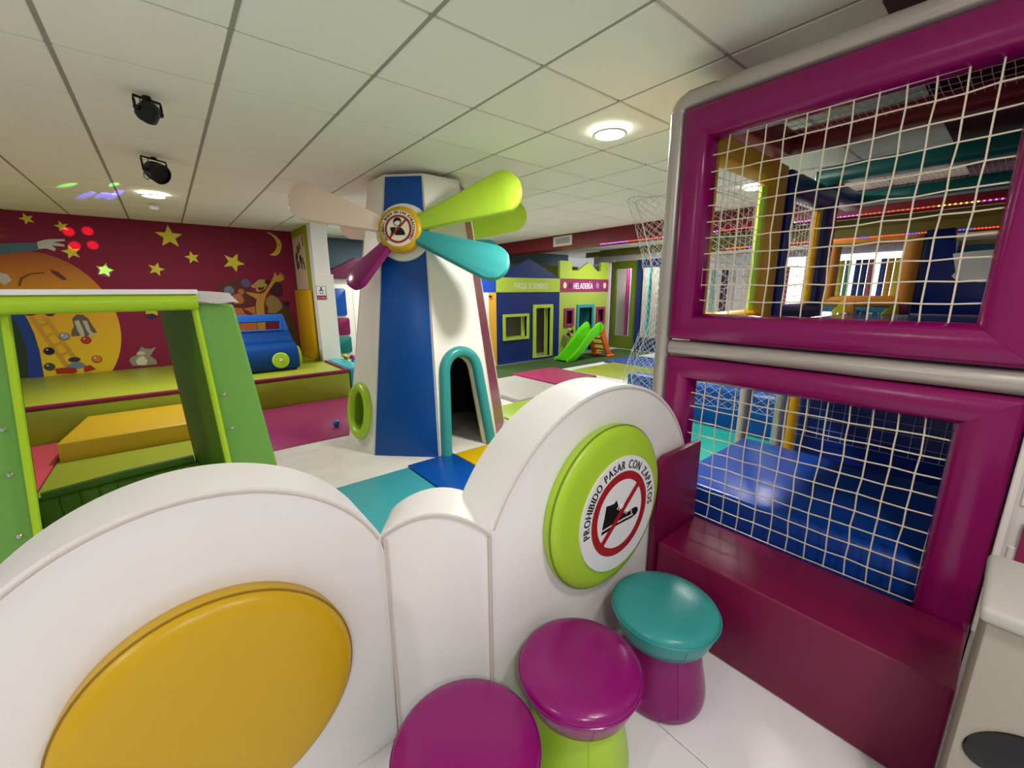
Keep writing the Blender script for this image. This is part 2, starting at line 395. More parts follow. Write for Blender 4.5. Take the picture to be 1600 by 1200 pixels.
mural('painted_animal', [(2.201, 1.41), (2.25, 1.45), (2.311, 1.466), (2.39, 1.40), (2.427, 1.328), (2.435, 1.27), (2.415, 1.221), (2.319, 1.155), (2.197, 1.16), (2.168, 1.276)], '#8c7440'); mural('painted_nose', circ(2.163, 1.238, .05, 14, ry=.07), '#5a1c18'); mural('painted_ear', circ(2.516, 1.317, .045, 14), '#241014')
mural('painted_animal', [(1.914, 1.526), (2.0, 1.51), (2.075, 1.497), (2.14, 1.49), (2.197, 1.524), (2.26, 1.62), (2.322, 1.714), (2.36, 1.79), (2.375, 1.85), (2.398, 1.85), (2.41, 1.80), (2.44, 1.81), (2.47, 1.85), (2.49, 1.84), (2.475, 1.80), (2.52, 1.82), (2.53, 1.80), (2.485, 1.77), (2.53, 1.765), (2.525, 1.745), (2.451, 1.697), (2.37, 1.69), (2.30, 1.60), (2.207, 1.467), (2.156, 1.325), (2.11, .45), (1.999, .45), (2.03, 1.30), (2.06, 1.40), (1.99, 1.45), (1.92, 1.505)], '#b88a34')
mural('painted_animal', [(1.993, 1.627), (2.05, 1.66), (2.129, 1.731), (2.222, 1.732), (2.245, 1.638), (2.22, 1.59), (2.176, 1.555), (2.10, 1.52), (2.06, 1.54), (2.07, 1.59), (2.02, 1.59)], '#a88c48'); mural('painted_mouth', [(2.09, 1.60), (2.17, 1.60), (2.21, 1.625), (2.17, 1.56), (2.11, 1.55)], '#401014'); mural('painted_ear', circ(2.25, 1.69, .04, 12), '#3a1414')

# return wall, column ---------------------------------------------------
ret = tag(obj('wall_return', bx(2.72, 2.80, 5.14, WY, 0, CEIL - .006), M('lime_wall_paint', '#9aa01e', .7, .9), loc=(2.72, 5.2, 0)), kind='structure', label='short lime green wall beside the mural')
pst = thing('wall_poster', 'tall pale poster with dark sketches on the lime green wall', 'poster', (2.70, 5.75, 1.56))
FR = frame((2.72, 0, 0), (0, -1, 0), (0, 0, 1), (-1, 0, 0))
obj('paper', prism(rect(-6.12, -5.36, 1.56, 2.43), .001, .006, FR), M('poster_paper', '#c8b090', .7), pst)
for i in range(16):
    a, b = random.uniform(-6.0, -5.5), random.uniform(2.0, 2.36)
    obj('sketch_mark', prism([(a, b), (a + .05, b - .02), (a + .08, b - .12), (a + .03, b - .14), (a - .01, b - .06)], .004, .0075, FR), M('sketch_ink', '#4a3028', .8), pst)
obj('sketch_mark', prism([(-5.46, 2.40), (-5.41, 2.42), (-5.40, 2.26), (-5.45, 2.24)], .004, .0075, FR), M('sketch_red', '#8c1c22', .8), pst)
yp = bx(2.655, 2.712, 5.16, 6.12, .402, 1.55, .015, 2)
tag(obj('wall_pad', yp, M('mustard_pad', '#c8980e', .35)), 'mustard yellow pad leaning on the lime wall beside the blue car', 'wall pad')
col = tag(obj('wall_column', bx(2.72, 2.955, 4.92, 5.14, 0, CEIL - .006, .006, 1), M('column_white', '#e8e8e6', .3), loc=(2.83, 5, 0)), kind='structure', label='glossy white square column beside the mural wall')
obj('column_casing', bx(2.705, 2.985, 4.885, 4.917, 0, 1.79, .004, 1), M('column_casing_white', '#e4e4da', .35), col)
sg = thing('age_sign', 'small white baby sign with red band on the white column', 'sign', (2.78, 4.88, 1.39))
FS = frame((2.775, 4.883, 1.50), (1, 0, 0), (0, 0, 1), (0, -1, 0))
obj('sign_plate', prism(rect(-.072, .072, -.105, .105), 0, .004, FS), white_print, sg)
obj('border', prism(rect(-.072, .072, -.105, .105), .003, .005, FS, holes=[rect(-.067, .067, -.1, .1)]), black_ink, sg)
obj('baby_icon', prism(circ(0, .075, .014, 14), .004, .006, FS), black_ink, sg)
obj('baby_icon', prism([(-.035, .03), (-.015, .055), (.015, .055), (.035, .03), (.028, .022), (.012, .035), (-.012, .035), (-.028, .022)], .004, .006, FS), black_ink, sg)
obj('baby_icon', prism([(-.022, .012), (-.01, .0), (-.004, -.014), (-.016, -.02), (-.026, 0)], .004, .006, FS), black_ink, sg)
obj('baby_icon', prism([(.022, .012), (.01, .0), (.004, -.014), (.016, -.02), (.026, 0)], .004, .006, FS), black_ink, sg)
obj('red_band', prism(rect(-.066, .066, -.098, -.04), .004, .006, FS), red_ink, sg)
obj('age_lettering', text_line('0-3 AÑOS', -.055, .055, -.09, .03, FS, .0075), white_print, sg)

# far walls ----------------------------------------------------------------
wb = tag(obj('wall_back', bx(2.8, 10.3, 6.6, 6.75, 0, CEIL - .006), slate_m, loc=(6, 6.6, 0)), kind='structure', label='slate blue far wall')
tag(obj('wall_panel_behind_houses', bx(5.4, 9.75, 5.7, 5.76, 0, 2.16), M('olive_panel', '#5e6a14', .7), loc=(7.5, 5.7, 0)), kind='structure', label='olive green low wall behind the playhouse fronts')
we = tag(obj('wall_far', bx(11.6, 11.75, -5, 6.7, 0, CEIL - .006), M('far_grey_wall', '#76707a', .7), loc=(11.6, 1, 0)), kind='structure', label='grey far wall at the end of the hall')
beam = tag(obj('trim_beam', bx(6.85, 7.25, -5, 6.6, 2.315, CEIL - .01), darkred_m, loc=(6.85, 2, 2.3)), kind='structure', label='dark red ceiling beam crossing the hall')
vent = thing('air_vent', 'white grille air vent on the dark red beam', 'vent', (6.84, 3.55, 2.4))
FV = frame((6.85, 3.52, 2.44), (0, -1, 0), (0, 0, 1), (-1, 0, 0))
obj('vent_frame', prism(rect(-.24, .24, -.09, .09), .001, .02, FV, holes=[rect(-.19, .19, -.055, .055)]), M('vent_white', '#cfcfc8', .5), vent)
obj('vent_back', prism(rect(-.19, .19, -.055, .055), .001, .004, FV), M('vent_dark', '#6a6c68', .6), vent)
for i in range(5): obj('vent_slat', prism(rect(-.19, .19, -.05 + i * .022, -.04 + i * .022), .004, .014, FV), M('vent_white', '#cfcfc8', .5), vent)
tag(obj('trim_soffit', bx(7.25, 7.9, -5, 1.0, 2.06, 2.312), olive_p, loc=(7.5, 0, 2.06)), kind='structure', label='olive boxed soffit under the red beam')
tag(obj('trim_soffit_edge', bx(7.2, 7.245, -5, 1.0, 2.02, 2.06), M('white_trim', '#cfc9c2', .4), loc=(7.5, 0, 2.02)), kind='structure', label='thin white trim under the olive soffit')
# ================================================================== LAMPS
lp_n = [0]
def downlight(x, y, label, power=LAMP_W):
    t = thing('ceiling_lamp', label, 'lamp', (x, y, CEIL - .03), 'round ceiling lamps')
    z = CEIL - .0285
    obj('lamp_rim', lt([(.098, 0), (.110, 0), (.113, -.004), (.109, -.010), (.100, -.012), (.098, -.008)], Matrix.Translation((x, y, z)), 36), white_print, t)
    obj('diffuser', lt([(0, -.010), (.06, -.0095), (.0975, -.007), (.0975, 0), (0, 0)], Matrix.Translation((x, y, z)), 36), glow_m, t)
    ld = bpy.data.lights.new('lamp_light', 'AREA'); ld.shape = 'DISK'; ld.size = .26; ld.energy = power; ld.color = (1, .97, .93)
    lo = bpy.data.objects.new('lamp_light', ld); COL.objects.link(lo); lo.parent = t; lo.location = (0, 0, -.012)
    return t
downlight(3.3, -.3, 'bright round ceiling lamp above the right-hand end of the white cloud wall', 58)
downlight(.9, 3.9, 'bright round ceiling lamp near the magenta mural wall')
downlight(5.7, -.3, 'bright round ceiling lamp glimpsed through the upper net', 28)
for x, y, n_ in ((-1.5, -1.5, 'left of the cloud wall'), (.3, -3.3, 'behind the viewer'), (1.5, -2.7, 'just above the viewer')): downlight(x, y, 'added unseen ceiling lamp over the entrance, ' + n_, 16 if x == 1.5 else 22)  # unseen lamps added to light the foreground and ceiling
for x, y, n_ in ((5.1, 3.9, 'between the windmill and the playhouses'), (8.7, 3.3, 'above the slide'), (4.5, 5.1, 'above the ball pit')): downlight(x, y, 'added hidden ceiling lamp over the far play area ' + n_)  # lamps added out of sight to light the far area
det = thing('smoke_detector', 'small round white detector beside the ceiling lamp near the mural', 'detector', (.89, 4.6, CEIL - .05))
obj('body', lt([(0, -.045), (.03, -.044), (.045, -.035), (.05, -.015), (.055, 0), (0, 0)], Matrix.Translation((.89, 4.6, CEIL - .028)), 24), white_print, det)

# ================================================================== CLOUD WALL
def arc_xz(cx, cz, r, a0, a1, n): return [(cx + r * math.cos(a0 + (a1 - a0) * i / n), cz + r * math.sin(a0 + (a1 - a0) * i / n)) for i in range(n + 1)]
cloud = thing('cloud_divider', 'white padded cloud-shaped divider with yellow and green discs', 'divider', (1.4, -1.2, 0))
a_r = math.asin((.775 - .58) / .48)
oL = [(.33, .003)] + arc_xz(.80, .58, .48, PI - .2, a_r, 48)[0:] + [(1.235, .003)]
oL = [(.33, .003), (.33, .60)] + arc_xz(.80, .58, .48, PI - .15, a_r, 48) + [(1.243, .72), (1.243, .003)]
FL = frame((0, -1.14, 0), (1, 0, 0), (0, 0, 1), (0, -1, 0))
pl = obj('left_cushion', prism(oL[::-1], -.19, 0, FL, bev=.016, seg=4), white_v, cloud, ang=50)
def front_piping(pts, Y, par, r=.0035, inset=.0): return obj('piping', tb([(x, Y, z) for x, z in pts], r, 6), M('white_seam', '#c8beb4', .5), par)
front_piping(arc_xz(.80, .58, .468, PI - .15, a_r + .02, 48), -1.1415, pl)
oR = [(1.50, .003), (1.50, .74)] + arc_xz(2.08, .512, .64, PI - math.asin(.276 / .64), .0, 52) + [(2.72, .003)]
FRc = frame((0, -1.33, 0), (1, 0, 0), (0, 0, 1), (0, -1, 0))
pr = obj('right_cushion', prism(oR[::-1], -.19, 0, FRc, bev=.016, seg=4), white_v, cloud, ang=50)
front_piping(arc_xz(2.08, .512, .628, PI - math.asin(.276 / .64), .2, 52), -1.3315, pr)
p0 = Vector((1.246, -1.142, 0)); p1 = Vector((1.497, -1.328, 0)); ud = (p1 - p0); LC = ud.length; ud.normalize(); nd = Vector((ud.y, -ud.x, 0))
FC = frame(p0, ud, (0, 0, 1), nd)
oC = [(0, .003)] + [(-.02 + (LC + .026) * i / 20, .775 + .075 * math.sin(PI * i / 20) ** .8) for i in range(21)] + [(LC + .006, .003)]
pc = obj('middle_cushion', prism([(LC + .006, .003)] + oC[1:-1][::-1] + [(-.02, .003)], -.17, -.003, FC, bev=.014, seg=3), white_v, cloud, ang=50)
obj('piping', tb([FC @ Vector((u, v - .010, .0)) for u, v in oC[1:-1]], .0045, 6), M('white_seam', '#c8beb4', .5), pc)
for q, yy in ((FC @ Vector((-.003, 0, 0)), 0), (FC @ Vector((LC + .003, 0, 0)), 0)):
    obj('seam', tb([(q.x, q.y, .01), (q.x, q.y, .4), (q.x, q.y, .765)], .006, 6), M('white_seam2', '#cfc4ba', .5), pc)
def cushion_disc(name, cx, Y, cz, r, th, m, seam_m, label=None):
    mx = Matrix.Translation((cx, Y, cz)) @ Matrix.Rotation(PI / 2, 4, 'X')
    o = obj(name, lt([(0, -.0), (r - .004, 0), (r, .006), (r, th * .62), (r - .004, th * .78), (r - .016, th * .95), (r - .04, th * 1.02), (r * .6, th * 1.10), (0, th * 1.14)], mx, 72), m, cloud, ang=60)
    obj('piping', tb([mx @ Vector(((r + .0) * math.cos(a), (r + .0) * math.sin(a), th * .64)) for a in [2 * PI * i / 72 for i in range(72)]], .0035, 6, True), seam_m, o)
    if label: o['label'] = label
    return o
yd = cushion_disc('yellow_disc', .803, -1.141, .512, .300, .072, yellow_v, M('yellow_seam', '#8c6a08', .5), 'yellow padded disc')
gd = cushion_disc('green_disc', 2.045, -1.331, .687, .324, .055, lime_v, M('lime_seam', '#6a8a10', .5), 'lime green padded disc with no-shoes sign')
# no shoes sign
SG = frame((2.075, -1.331 - .0645, .66), (1, 0, 0), (0, 0, 1), (0, -1, 0)); SR = .232
obj('sign_disc', prism(circ(0, 0, SR, 64), -.012, .001, SG), white_print, gd)
obj('red_ring', prism(circ(0, 0, SR * .74, 64), .0005, .002, SG, holes=[circ(0, 0, SR * .60, 64)]), red_ink, gd)
an = math.radians(41); du = Vector((math.cos(an), math.sin(an))); dv = Vector((-du.y, du.x))
shoe = [(-.64, .435), (-.48, .41), (-.315, .40), (-.2, .46), (-.114, .27), (-.01, .13), (.19, .0), (.39, -.09), (.557, -.05), (.725, -.05), (.825, -.11), (.85, -.22), (.75, -.30), (.557, -.33), (.2, -.32), (-.114, -.31), (-.5, -.34), (-.805, -.36), (-.785, -.2), (-.70, .12)]
k = SR * .60; shoe = [(x * k, y * k) for x, y in shoe]
obj('shoe_icon', prism(shoe[::-1], .0005, .002, SG), black_ink, gd)
def strip(pts, wd, z0, z1, mx):
    A, B = [], []
    for i, p in enumerate(pts):
        p = Vector(p); t = Vector(pts[min(i + 1, len(pts) - 1)]) - Vector(pts[max(i - 1, 0)]); t.normalize(); n = Vector((-t.y, t.x)) * wd / 2
        A.append(tuple(p + n)); B.append(tuple(p - n))
    return prism(B + A[::-1], z0, z1, mx)
obj('shoe_sole_line', strip([(-.79 * k, -.24 * k), (-.3 * k, -.22 * k), (.2 * k, -.22 * k), (.60 * k, -.24 * k)], .005, .001, .0028, SG), white_print, gd)
obj('shoe_toe_line', strip([(.50 * k, -.06 * k), (.53 * k, -.20 * k)], .004, .001, .0028, SG), white_print, gd)
for i in range(6):
    q = Vector((-.10 + i * .085, .27 - i * .058)) * k
    obj('shoe_lace', strip([(q.x - .010, q.y - .012), (q.x + .010, q.y + .010)], .0045, .001, .0028, SG), white_print, gd)
obj('red_bar', prism([tuple(du * (SR * .66) + dv * .011), tuple(-du * (SR * .66) + dv * .011), tuple(-du * (SR * .66) - dv * .011), tuple(du * (SR * .66) - dv * .011)], .001, .0035, SG), red_ink, gd)
obj('sign_lettering', text_arc('PROHIBIDO PASAR CON ZAPATOS', SR * .785, math.radians(189), math.radians(-7), SR * .15, SG, .0025, .0012), black_ink, gd)

# ================================================================== STOOLS
def make_stool(label, seat_m, base_m, x, y):
    t = thing('padded_stool', label, 'stool', (x, y, 0.001), 'padded hourglass stools along the cloud wall')
    T = Matrix.Translation((x, y, .001))
    b = obj('base', lt([(0, 0), (.150, 0), (.163, .010), (.166, .035), (.161, .08), (.151, .13), (.140, .19), (.131, .24), (.129, .262), (0, .262)], T, 56), base_m, t, ang=60)
    s = obj('seat', lt([(0, .262), (.148, .262), (.162, .268), (.174, .298), (.186, .332), (.190, .350), (.187, .362), (.176, .372), (.14, .381), (.07, .386), (0, .387)], T, 64), seat_m, t, ang=70)
    obj('piping', tb([T @ Vector((.1905 * math.cos(a), .1905 * math.sin(a), .349)) for a in [2 * PI * i / 64 for i in range(64)]], .003, 6, True), seat_m, s)
    for a in (-2.2, .2):
        obj('seam', tb([T @ Vector(((r + .0005) * math.cos(a), (r + .0005) * math.sin(a), z)) for r, z in ((.166, .035), (.161, .08), (.151, .13), (.140, .19), (.131, .24), (.129, .262))], .0018, 5), base_m, b)
        obj('seam', tb([T @ Vector((r * math.cos(a), r * math.sin(a), z)) for r, z in ((.163, .270), (.174, .298), (.186, .332))], .0018, 5), seat_m, s)
    return t
make_stool('teal seat stool on a purple base beside the burgundy bench', teal_v, purple_v, 2.105, -1.592)
make_stool('purple seat stool on a lime green base, between the other two stools', purple_v, lime_v, 1.672, -1.558)
make_stool('purple seat stool cut off by the bottom edge, beside the yellow disc', purple_v, teal_v, 1.268, -1.53)

# ================================================================== BENCH
bench = thing('bench', 'long burgundy padded bench under the net panel', 'bench', (2.57, -1.85, 0))
obj('seat_block', bx(2.40, 2.745, -2.315, -1.374, .002, .39, .010, 3), bench_v, bench)
FB = frame((0, -1.372, 0), (1, 0, 0), (0, 0, 1), (0, -1, 0))
sp_ = [(2.745, .002), (2.745, .79), (2.50, .79)] + [(2.44 + .06 * math.cos(a), .72 + .07 * math.sin(a)) for a in [PI / 2 + PI / 2 * i / 6 for i in range(7)]] + [(2.385, .70), (2.385, .002)]
obj('side_panel', prism(sp_, -.026, 0, FB, bev=.004, seg=2), bench_v, bench)
obj('stitching', tb([(2.404, -2.31, .388), (2.404, -1.38, .388)], .0012, 5), M('bench_stitch', '#84343e', .6), bench)

# ================================================================== NET PANEL STRUCTURE (front)
XF = 2.80
FP = frame((XF, 0, 0), (0, -1, 0), (0, 0, 1), (-1, 0, 0))     # u = -Y, v = z
up = thing('net_barrier', 'upper purple padded frame with white net', 'net barrier', (XF, -1.72, 1.265))
frame_rails(up, 'padded_rail', FP, (1.145, 2.32, 1.268, 2.295), (1.268, 2.172, 1.392, 2.155), .10, frame_v)
lo = thing('net_barrier', 'lower purple padded frame with white net above the bench', 'net barrier', (XF, -1.72, .25))
frame_rails(lo, 'padded_rail', FP, (1.145, 2.320, .20, 1.180), (1.268, 2.175, .33, 1.065), .10, frame_v)
def panel_net(par, u0, u1, v0, v1, mesh=.0695):
    nu = round((u1 - u0) / mesh); nv = round((v1 - v0) / mesh); bm = bmesh.new()
    def fn(s, t):
        sag = .012 * math.sin(PI * s) * math.sin(PI * t)
        return FP @ Vector((u0 + (u1 - u0) * s + .004 * math.sin(7 * t + 3 * s), v0 + (v1 - v0) * t - .006 * math.sin(PI * s), -.008 - sag))
    grid_net(bm, fn, nu, nv, .0028, True, .003)
    o = obj('net', bm, net_m, par)
    obj('edge_rope', tb([FP @ Vector((u1 + .004, v0, -.006)), FP @ Vector((u1 + .004, v1, -.006))], .005, 6), net_m, par)
panel_net(up, 1.262, 2.178, 1.386, 2.160)
panel_net(lo, 1.262, 2.178, .372, 1.072)
# silver padded pipes
fr = thing('climbing_structure', 'silver padded pipe frame of the indoor playground structure', 'playground frame', (2.8, -1.1, 0))
def silver(name, pts, r=.040):
    P = [Vector(p) for p in pts]; out = []
    for a, b in zip(P, P[1:]):
        n = max(2, int((b - a).length / .12))
        out += [a.lerp(b, i / n) for i in range(n)]
    out.append(P[-1]); rr = [r * (1 + .03 * math.sin(i * 2.3)) for i in range(len(out))]
    return obj(name, tb(out, rr, 18), silver_v, fr, ang=60)
silver('post', [(2.80, -1.100, .0), (2.80, -1.100, 2.30)])
silver('post', [(3.94, -1.10, .0), (3.94, -1.10, 2.30)], .036)
silver('rail', [(2.795, -1.15, 1.222), (2.795, -2.318, 1.222)], .0385)
silver('rail', [(2.80, -1.100, 2.30), (2.80, -1.112, 2.325), (2.80, -1.14, 2.338), (2.80, -1.8, 2.338), (2.80, -3.2, 2.338)], .040)
yel_side = thing('net_barrier', 'yellow padded side frame with net seen through the upper panel', 'net barrier', (3.4, -1.16, 1.25))
FSd = frame((0, -1.17, 0), (1, 0, 0), (0, 0, 1), (0, -1, 0))
frame_rails(yel_side, 'padded_rail', FSd, (2.89, 3.90, 1.29, 2.24), (3.02, 3.70, 1.38, 2.13), .09, M('yellow_frame', '#c89210', .35))
bm = bmesh.new(); grid_net(bm, lambda s, t: (3.02 + .69 * s, -1.16, 1.375 + .76 * t), 10, 11, .0017, False, .002); obj('net', bm, white_net, yel_side)
obj('lime_edge', tb([(3.665, -1.165, 1.385), (3.665, -1.165, 2.10)], .022, 10), lime_v, yel_side)
nav_side = thing('net_barrier', 'navy padded side frame with net behind the yellow one', 'net barrier', (4.5, -1.16, 1.25))
frame_rails(nav_side, 'padded_rail', FSd, (3.98, 5.02, 1.29, 2.24), (4.09, 4.72, 1.40, 2.09), .09, navy_v)
bm = bmesh.new(); grid_net(bm, lambda s, t: (4.09 + .63 * s, -1.16, 1.39 + .70 * t), 9, 10, .0018, False, .002); obj('net', bm, white_net, nav_side)
obj('yellow_edge', tb([(4.70, -1.165, 1.40), (4.70, -1.165, 2.09)], .03, 10), M('yellow_frame', '#c89210', .35), nav_side)
ypost = thing('padded_post', 'yellow padded post rising from the blue ball pit wall', 'post', (4.78, -1.17, 0))
obj('foam_sleeve', tb([(4.78, -1.17, 0.041), (4.78, -1.17, .6), (4.78, -1.17, 1.16)], .055, 16), M('yellow_frame', '#c89210', .35), ypost)
wpost = thing('padded_post', 'silver wrapped post beside the yellow post', 'post', (4.55, -1.15, 0))
obj('foam_sleeve', tb([(4.55, -1.15, 0.041), (4.55, -1.15, .6), (4.55, -1.15, 1.16)], .05, 16), M('wrapped_silver', '#9c9a98', .2, metal=.6, bump=.5, bscale=10), wpost)
# upper deck, lower platform
dk = thing('play_deck', 'dark raised deck floor inside the netted structure', 'deck', (4.5, -2, 1.16))
obj('deck_board', bx(2.87, 6.15, -3.6, -1.23, 1.165, 1.285, .01, 2), M('deck_vinyl', '#1a2450', .12), dk)
obj('deck_edge', bx(2.87, 6.15, -1.228, -1.20, 1.165, 1.285, .008, 2), navy_v, dk)
bl = thing('soft_platform', 'glossy blue padded platform behind the lower net', 'platform', (3.35, -1.8, 0))
obj('step_block', bx(2.87, 3.82, -3.2, -1.16, .0, .50, .022, 3), deepblue_v, bl)
bk = thing('soft_block', 'dark navy padded wall at the back of the lower level', 'padded wall', (4.3, -2.2, 0))
obj('block', bx(4.2, 4.45, -3.4, -1.36, .002, .86, .02, 3), M('dim_navy_vinyl', '#142a78', .3), bk)
bm = bmesh.new(); grid_net(bm, lambda s, t: (4.18, -1.36 - 1.6 * s, .50 + .62 * t), 24, 9, .0016, False, .001); obj('net', bm, white_net, bk)
plush = [('light blue plush toy lying on the navy padded wall', '#6aa4c8', -1.50), ('small red plush toy next to the light blue one', '#b03a44', -1.62), ('pale blue plush toy on the navy padded wall', '#7c9cc0', -1.74), ('olive green plush toy on the navy padded wall', '#7a8a2c', -1.90)]
for i, (lb, c, y) in enumerate(plush):
    t = thing('plush_toy', lb, 'toy', (4.33, y, .862), 'plush toys behind the lower net')
    m = M('plush_%d' % i, c, .9)
    obj('body', lt([(0, 0), (.04, .005), (.055, .035), (.04, .07), (0, .085)], Matrix.Translation((4.33, y, .862)), 16), m, t)
    obj('head', lt([(0, -.03), (.02, -.025), (.032, 0), (.02, .025), (0, .03)], Matrix.Translation((4.30, y + .02, .95)), 14), m, t)
    for s in (-1, 1): obj('ear', lt([(0, -.012), (.012, 0), (0, .016)], Matrix.Translation((4.31, y + .02 + s * .022, .975)), 8), m, t)
# overhead pads, soffit, ceiling nets
for x, m, lb, z in ((4.02, darkred_m, 'dark red padded beam crossing over the upper deck', 2.40), (4.95, M('teal_beam', '#1c6a66', .3), 'teal padded beam crossing over the upper deck', 2.36), (6.02, M('teal_beam', '#1c6a66', .3), 'second teal padded beam, farther back over the deck', 2.33)):
    t = thing('padded_beam', lb, 'beam', (x, -2.2, z))
    obj('foam_sleeve', bx(x - .09, x + .09, -3.6, -1.06, z - .06, z + .06, .035, 4), m, t)
t = thing('padded_beam', 'navy padded beam over the far end of the navy side frame', 'beam', (5.5, -1.12, 2.3)); obj('foam_sleeve', bx(5.06, 5.93, -1.16, -1.02, 2.22, 2.36, .03, 3), navy_v, t)
t = thing('padded_beam', 'dark red padded beam above the yellow side frame', 'beam', (3.4, -1.12, 2.4)); obj('foam_sleeve', bx(2.9, 3.92, -1.22, -1.04, 2.30, 2.44, .03, 3), darkred_m, t)
tag(obj('trim_red_soffit', bx(2.87, 6.8, -3.6, -1.78, 2.46, CEIL - .012), M('maroon_paint', '#4a0a1c', .5), loc=(4.8, -3, 2.46)), kind='structure', label='dark maroon soffit over the play structure')
cn = bmesh.new(); grid_net(cn, lambda s, t: (2.95 + 1.0 * s, -1.25 - 1.9 * t, 2.40), 12, 60, .0015, False, .002)
tag(obj('ceiling_net', cn, white_net), 'fine net stretched over the near bay of the upper deck', 'net')
cn = bmesh.new(); grid_net(cn, lambda s, t: (5.05 + .88 * s, -1.25 - 1.9 * t, 2.38), 10, 60, .0015, False, .002)
tag(obj('ceiling_net', cn, white_net), 'fine net stretched over the far bay of the upper deck', 'net')
# back of deck: amber window, navy panels, paper
bw = thing('play_window', 'amber padded window frame at the back of the upper deck', 'window', (6.0, -1.28, 1.33))
FBk = frame((6.0, 0, 0), (0, -1, 0), (0, 0, 1), (-1, 0, 0))
frame_rails(bw, 'padded_rail', FBk, (.94, 1.62, 1.345, 1.975), (1.03, 1.49, 1.445, 1.905), .09, amber_v)
obj('sill_pad', bx(5.98, 6.04, -1.62, -.90, 1.286, 1.343, .005), M('teal_dark', '#2a7488', .5), bw)
bm = bmesh.new(); grid_net(bm, lambda s, t: (6.0, -1.03 - .46 * s, 1.44 + .47 * t), 8, 8, .0012, False, .001); obj('net', bm, M('grey_net_cord', '#6a6a6a', .7), bw)
np_ = thing('soft_partition', 'navy padded panel right of the amber window', 'panel', (6.0, -2.1, 1.29))
obj('panel', prism([(1.623, 1.29), (2.9, 1.29), (2.9, 1.56), (2.10, 1.57), (1.84, 1.58), (1.80, 2.0), (1.623, 2.0)], -.05, .03, FBk, bev=.01), navy_v, np_)
tl = thing('soft_partition', 'teal panel behind the taped white paper', 'panel', (6.1, -2.3, 1.55)); obj('panel', bx(6.09, 6.13, -2.9, -1.82, 1.5, 1.86), M('teal_dark', '#2a7488', .5), tl)
obj('top_band', bx(6.088, 6.13, -2.9, -1.82, 1.862, 1.90), M('sand_band', '#b09468', .6), tl)
pa = [(1.81, 1.79), (1.90, 1.80), (2.09, 1.81), (2.12, 1.56), (2.0, 1.555), (1.86, 1.575), (1.83, 1.61), (1.85, 1.64)]
tag(obj('paper_sheet', prism(pa, .034, .038, FBk), M('paper', '#f0ece2', .8)), 'torn white paper sheet hanging on the navy panel', 'paper')
for i, (x, y) in enumerate(((5.75, -1.15), (5.75, -1.52))):
    t = thing('foam_fin', ('yellow', 'yellow and plum')[i] + ' foam fin standing on the deck ' + ('below the amber window', 'near the navy panel')[i], 'foam block', (x, y, 1.285))
    FF = frame((x, y, 1.287), (0, -1, 0), (0, 0, 1), (-1, 0, 0))
    obj('fin', prism([(-.06, 0), (.06, 0), (.05, .10), (.02, .12), (-.01, .06)], -.02, .02, FF, bev=.004), M('yellow_fin', '#c8b01c', .4), t)
    obj('side', prism([(.062, 0), (.12, 0), (.11, .11), (.052, .11)], -.02, .02, FF, bev=.004), (amber_v, plum_v)[i], t)
# bright window with coloured tubes seen beyond
bwin = tag(obj('window_1', bx(11.55, 11.595, -.9, 1.42, .9, 2.2), M('daylight_glass', '#f4f4f0', .3, emit=2.2), loc=(11.57, .3, .9)), kind='structure', label='bright daylight window at the far end')
tubes = [('pale yellow', '#c8c04a', -.46), ('sea green', '#4aa088', -.54), ('navy blue', '#1c3a80', -.65), ('dark blue', '#24408c', -.725), ('rose', '#b0607c', -.80), ('royal blue', '#2a4c9c', -.93), ('amber', '#d09020', -1.005), ('lemon', '#d8c030', -1.08)]
for n_, c, y in tubes:
    t = thing('foam_tube', n_ + ' vertical foam tube before the bright far window', 'foam tube', (8.6, y, 0), 'coloured foam tubes'); yy = y
    obj('tube', tb([(8.6, yy, .001), (8.6, yy, 1.0), (8.6, yy, 1.92)], .033, 12), M('tube_' + n_.replace(' ', '_'), c, .4), t)
for n_, c, y in (('rosy', '#c88a90', .62), ('lime', '#9ac81c', .35), ('crimson', '#c03a50', .20), ('cream', '#d8d0c0', .75), ('pale pink', '#c8a0b0', 1.75), ('ivory', '#d8d4c0', 1.45), ('aqua', '#7ab8b0', 1.30), ('dark plum', '#4a2440', 1.12), ('pearl', '#c8c4c8', .98)):
    t = thing('foam_tube', n_ + ' vertical foam tube seen through the navy side net', 'foam tube', (8.4, y, 0), 'coloured foam tubes')
    obj('tube', tb([(8.4, y, .001), (8.4, y, 1.0), (8.4, y, 1.86)], .055, 12), M('tube_' + n_.replace(' ', '_'), c, .4), t)

# net curtain and ball pit wall --------------------------------------------
def edgeY(z):
    T = [(.30, .66), (.44, .727), (.7, .66), (1.0, .54), (1.17, .505), (1.53, .496), (1.9, .56), (2.29, .694), (2.52, .80)]
    for (a, b), (c, d) in zip(T, T[1:]):
        if z <= c: return b + (d - b) * (z - a) / (c - a)
    return T[-1][1]
def cur(s, t):
    z = .30 + 2.2 * t; y0 = edgeY(z); y = y0 + (-1.05 - y0) * s
    return (5.2 - .10 * math.sin(PI * min(1, s * 2.2)) + .05 * math.sin(s * 9 + t * 4), y, z)
bm = bmesh.new(); diamond_net(bm, cur, 30, 50, .0019, .006)
nc = thing('net_curtain', 'white diamond net curtain gathered behind the silver post', 'net', (5.2, -.2, .3)); obj('net', bm, white_net, nc)
bm = bmesh.new(); diamond_net(bm, lambda s, t: (5.02 - .12 * math.sin(PI * s) + .1 * s, edgeY(.3 + 2.2 * t) - .01 - .32 * s + .10 * math.sin(PI * t) * s, .30 + 2.2 * t), 10, 50, .0019, .006); obj('net_fold', bm, white_net, nc)
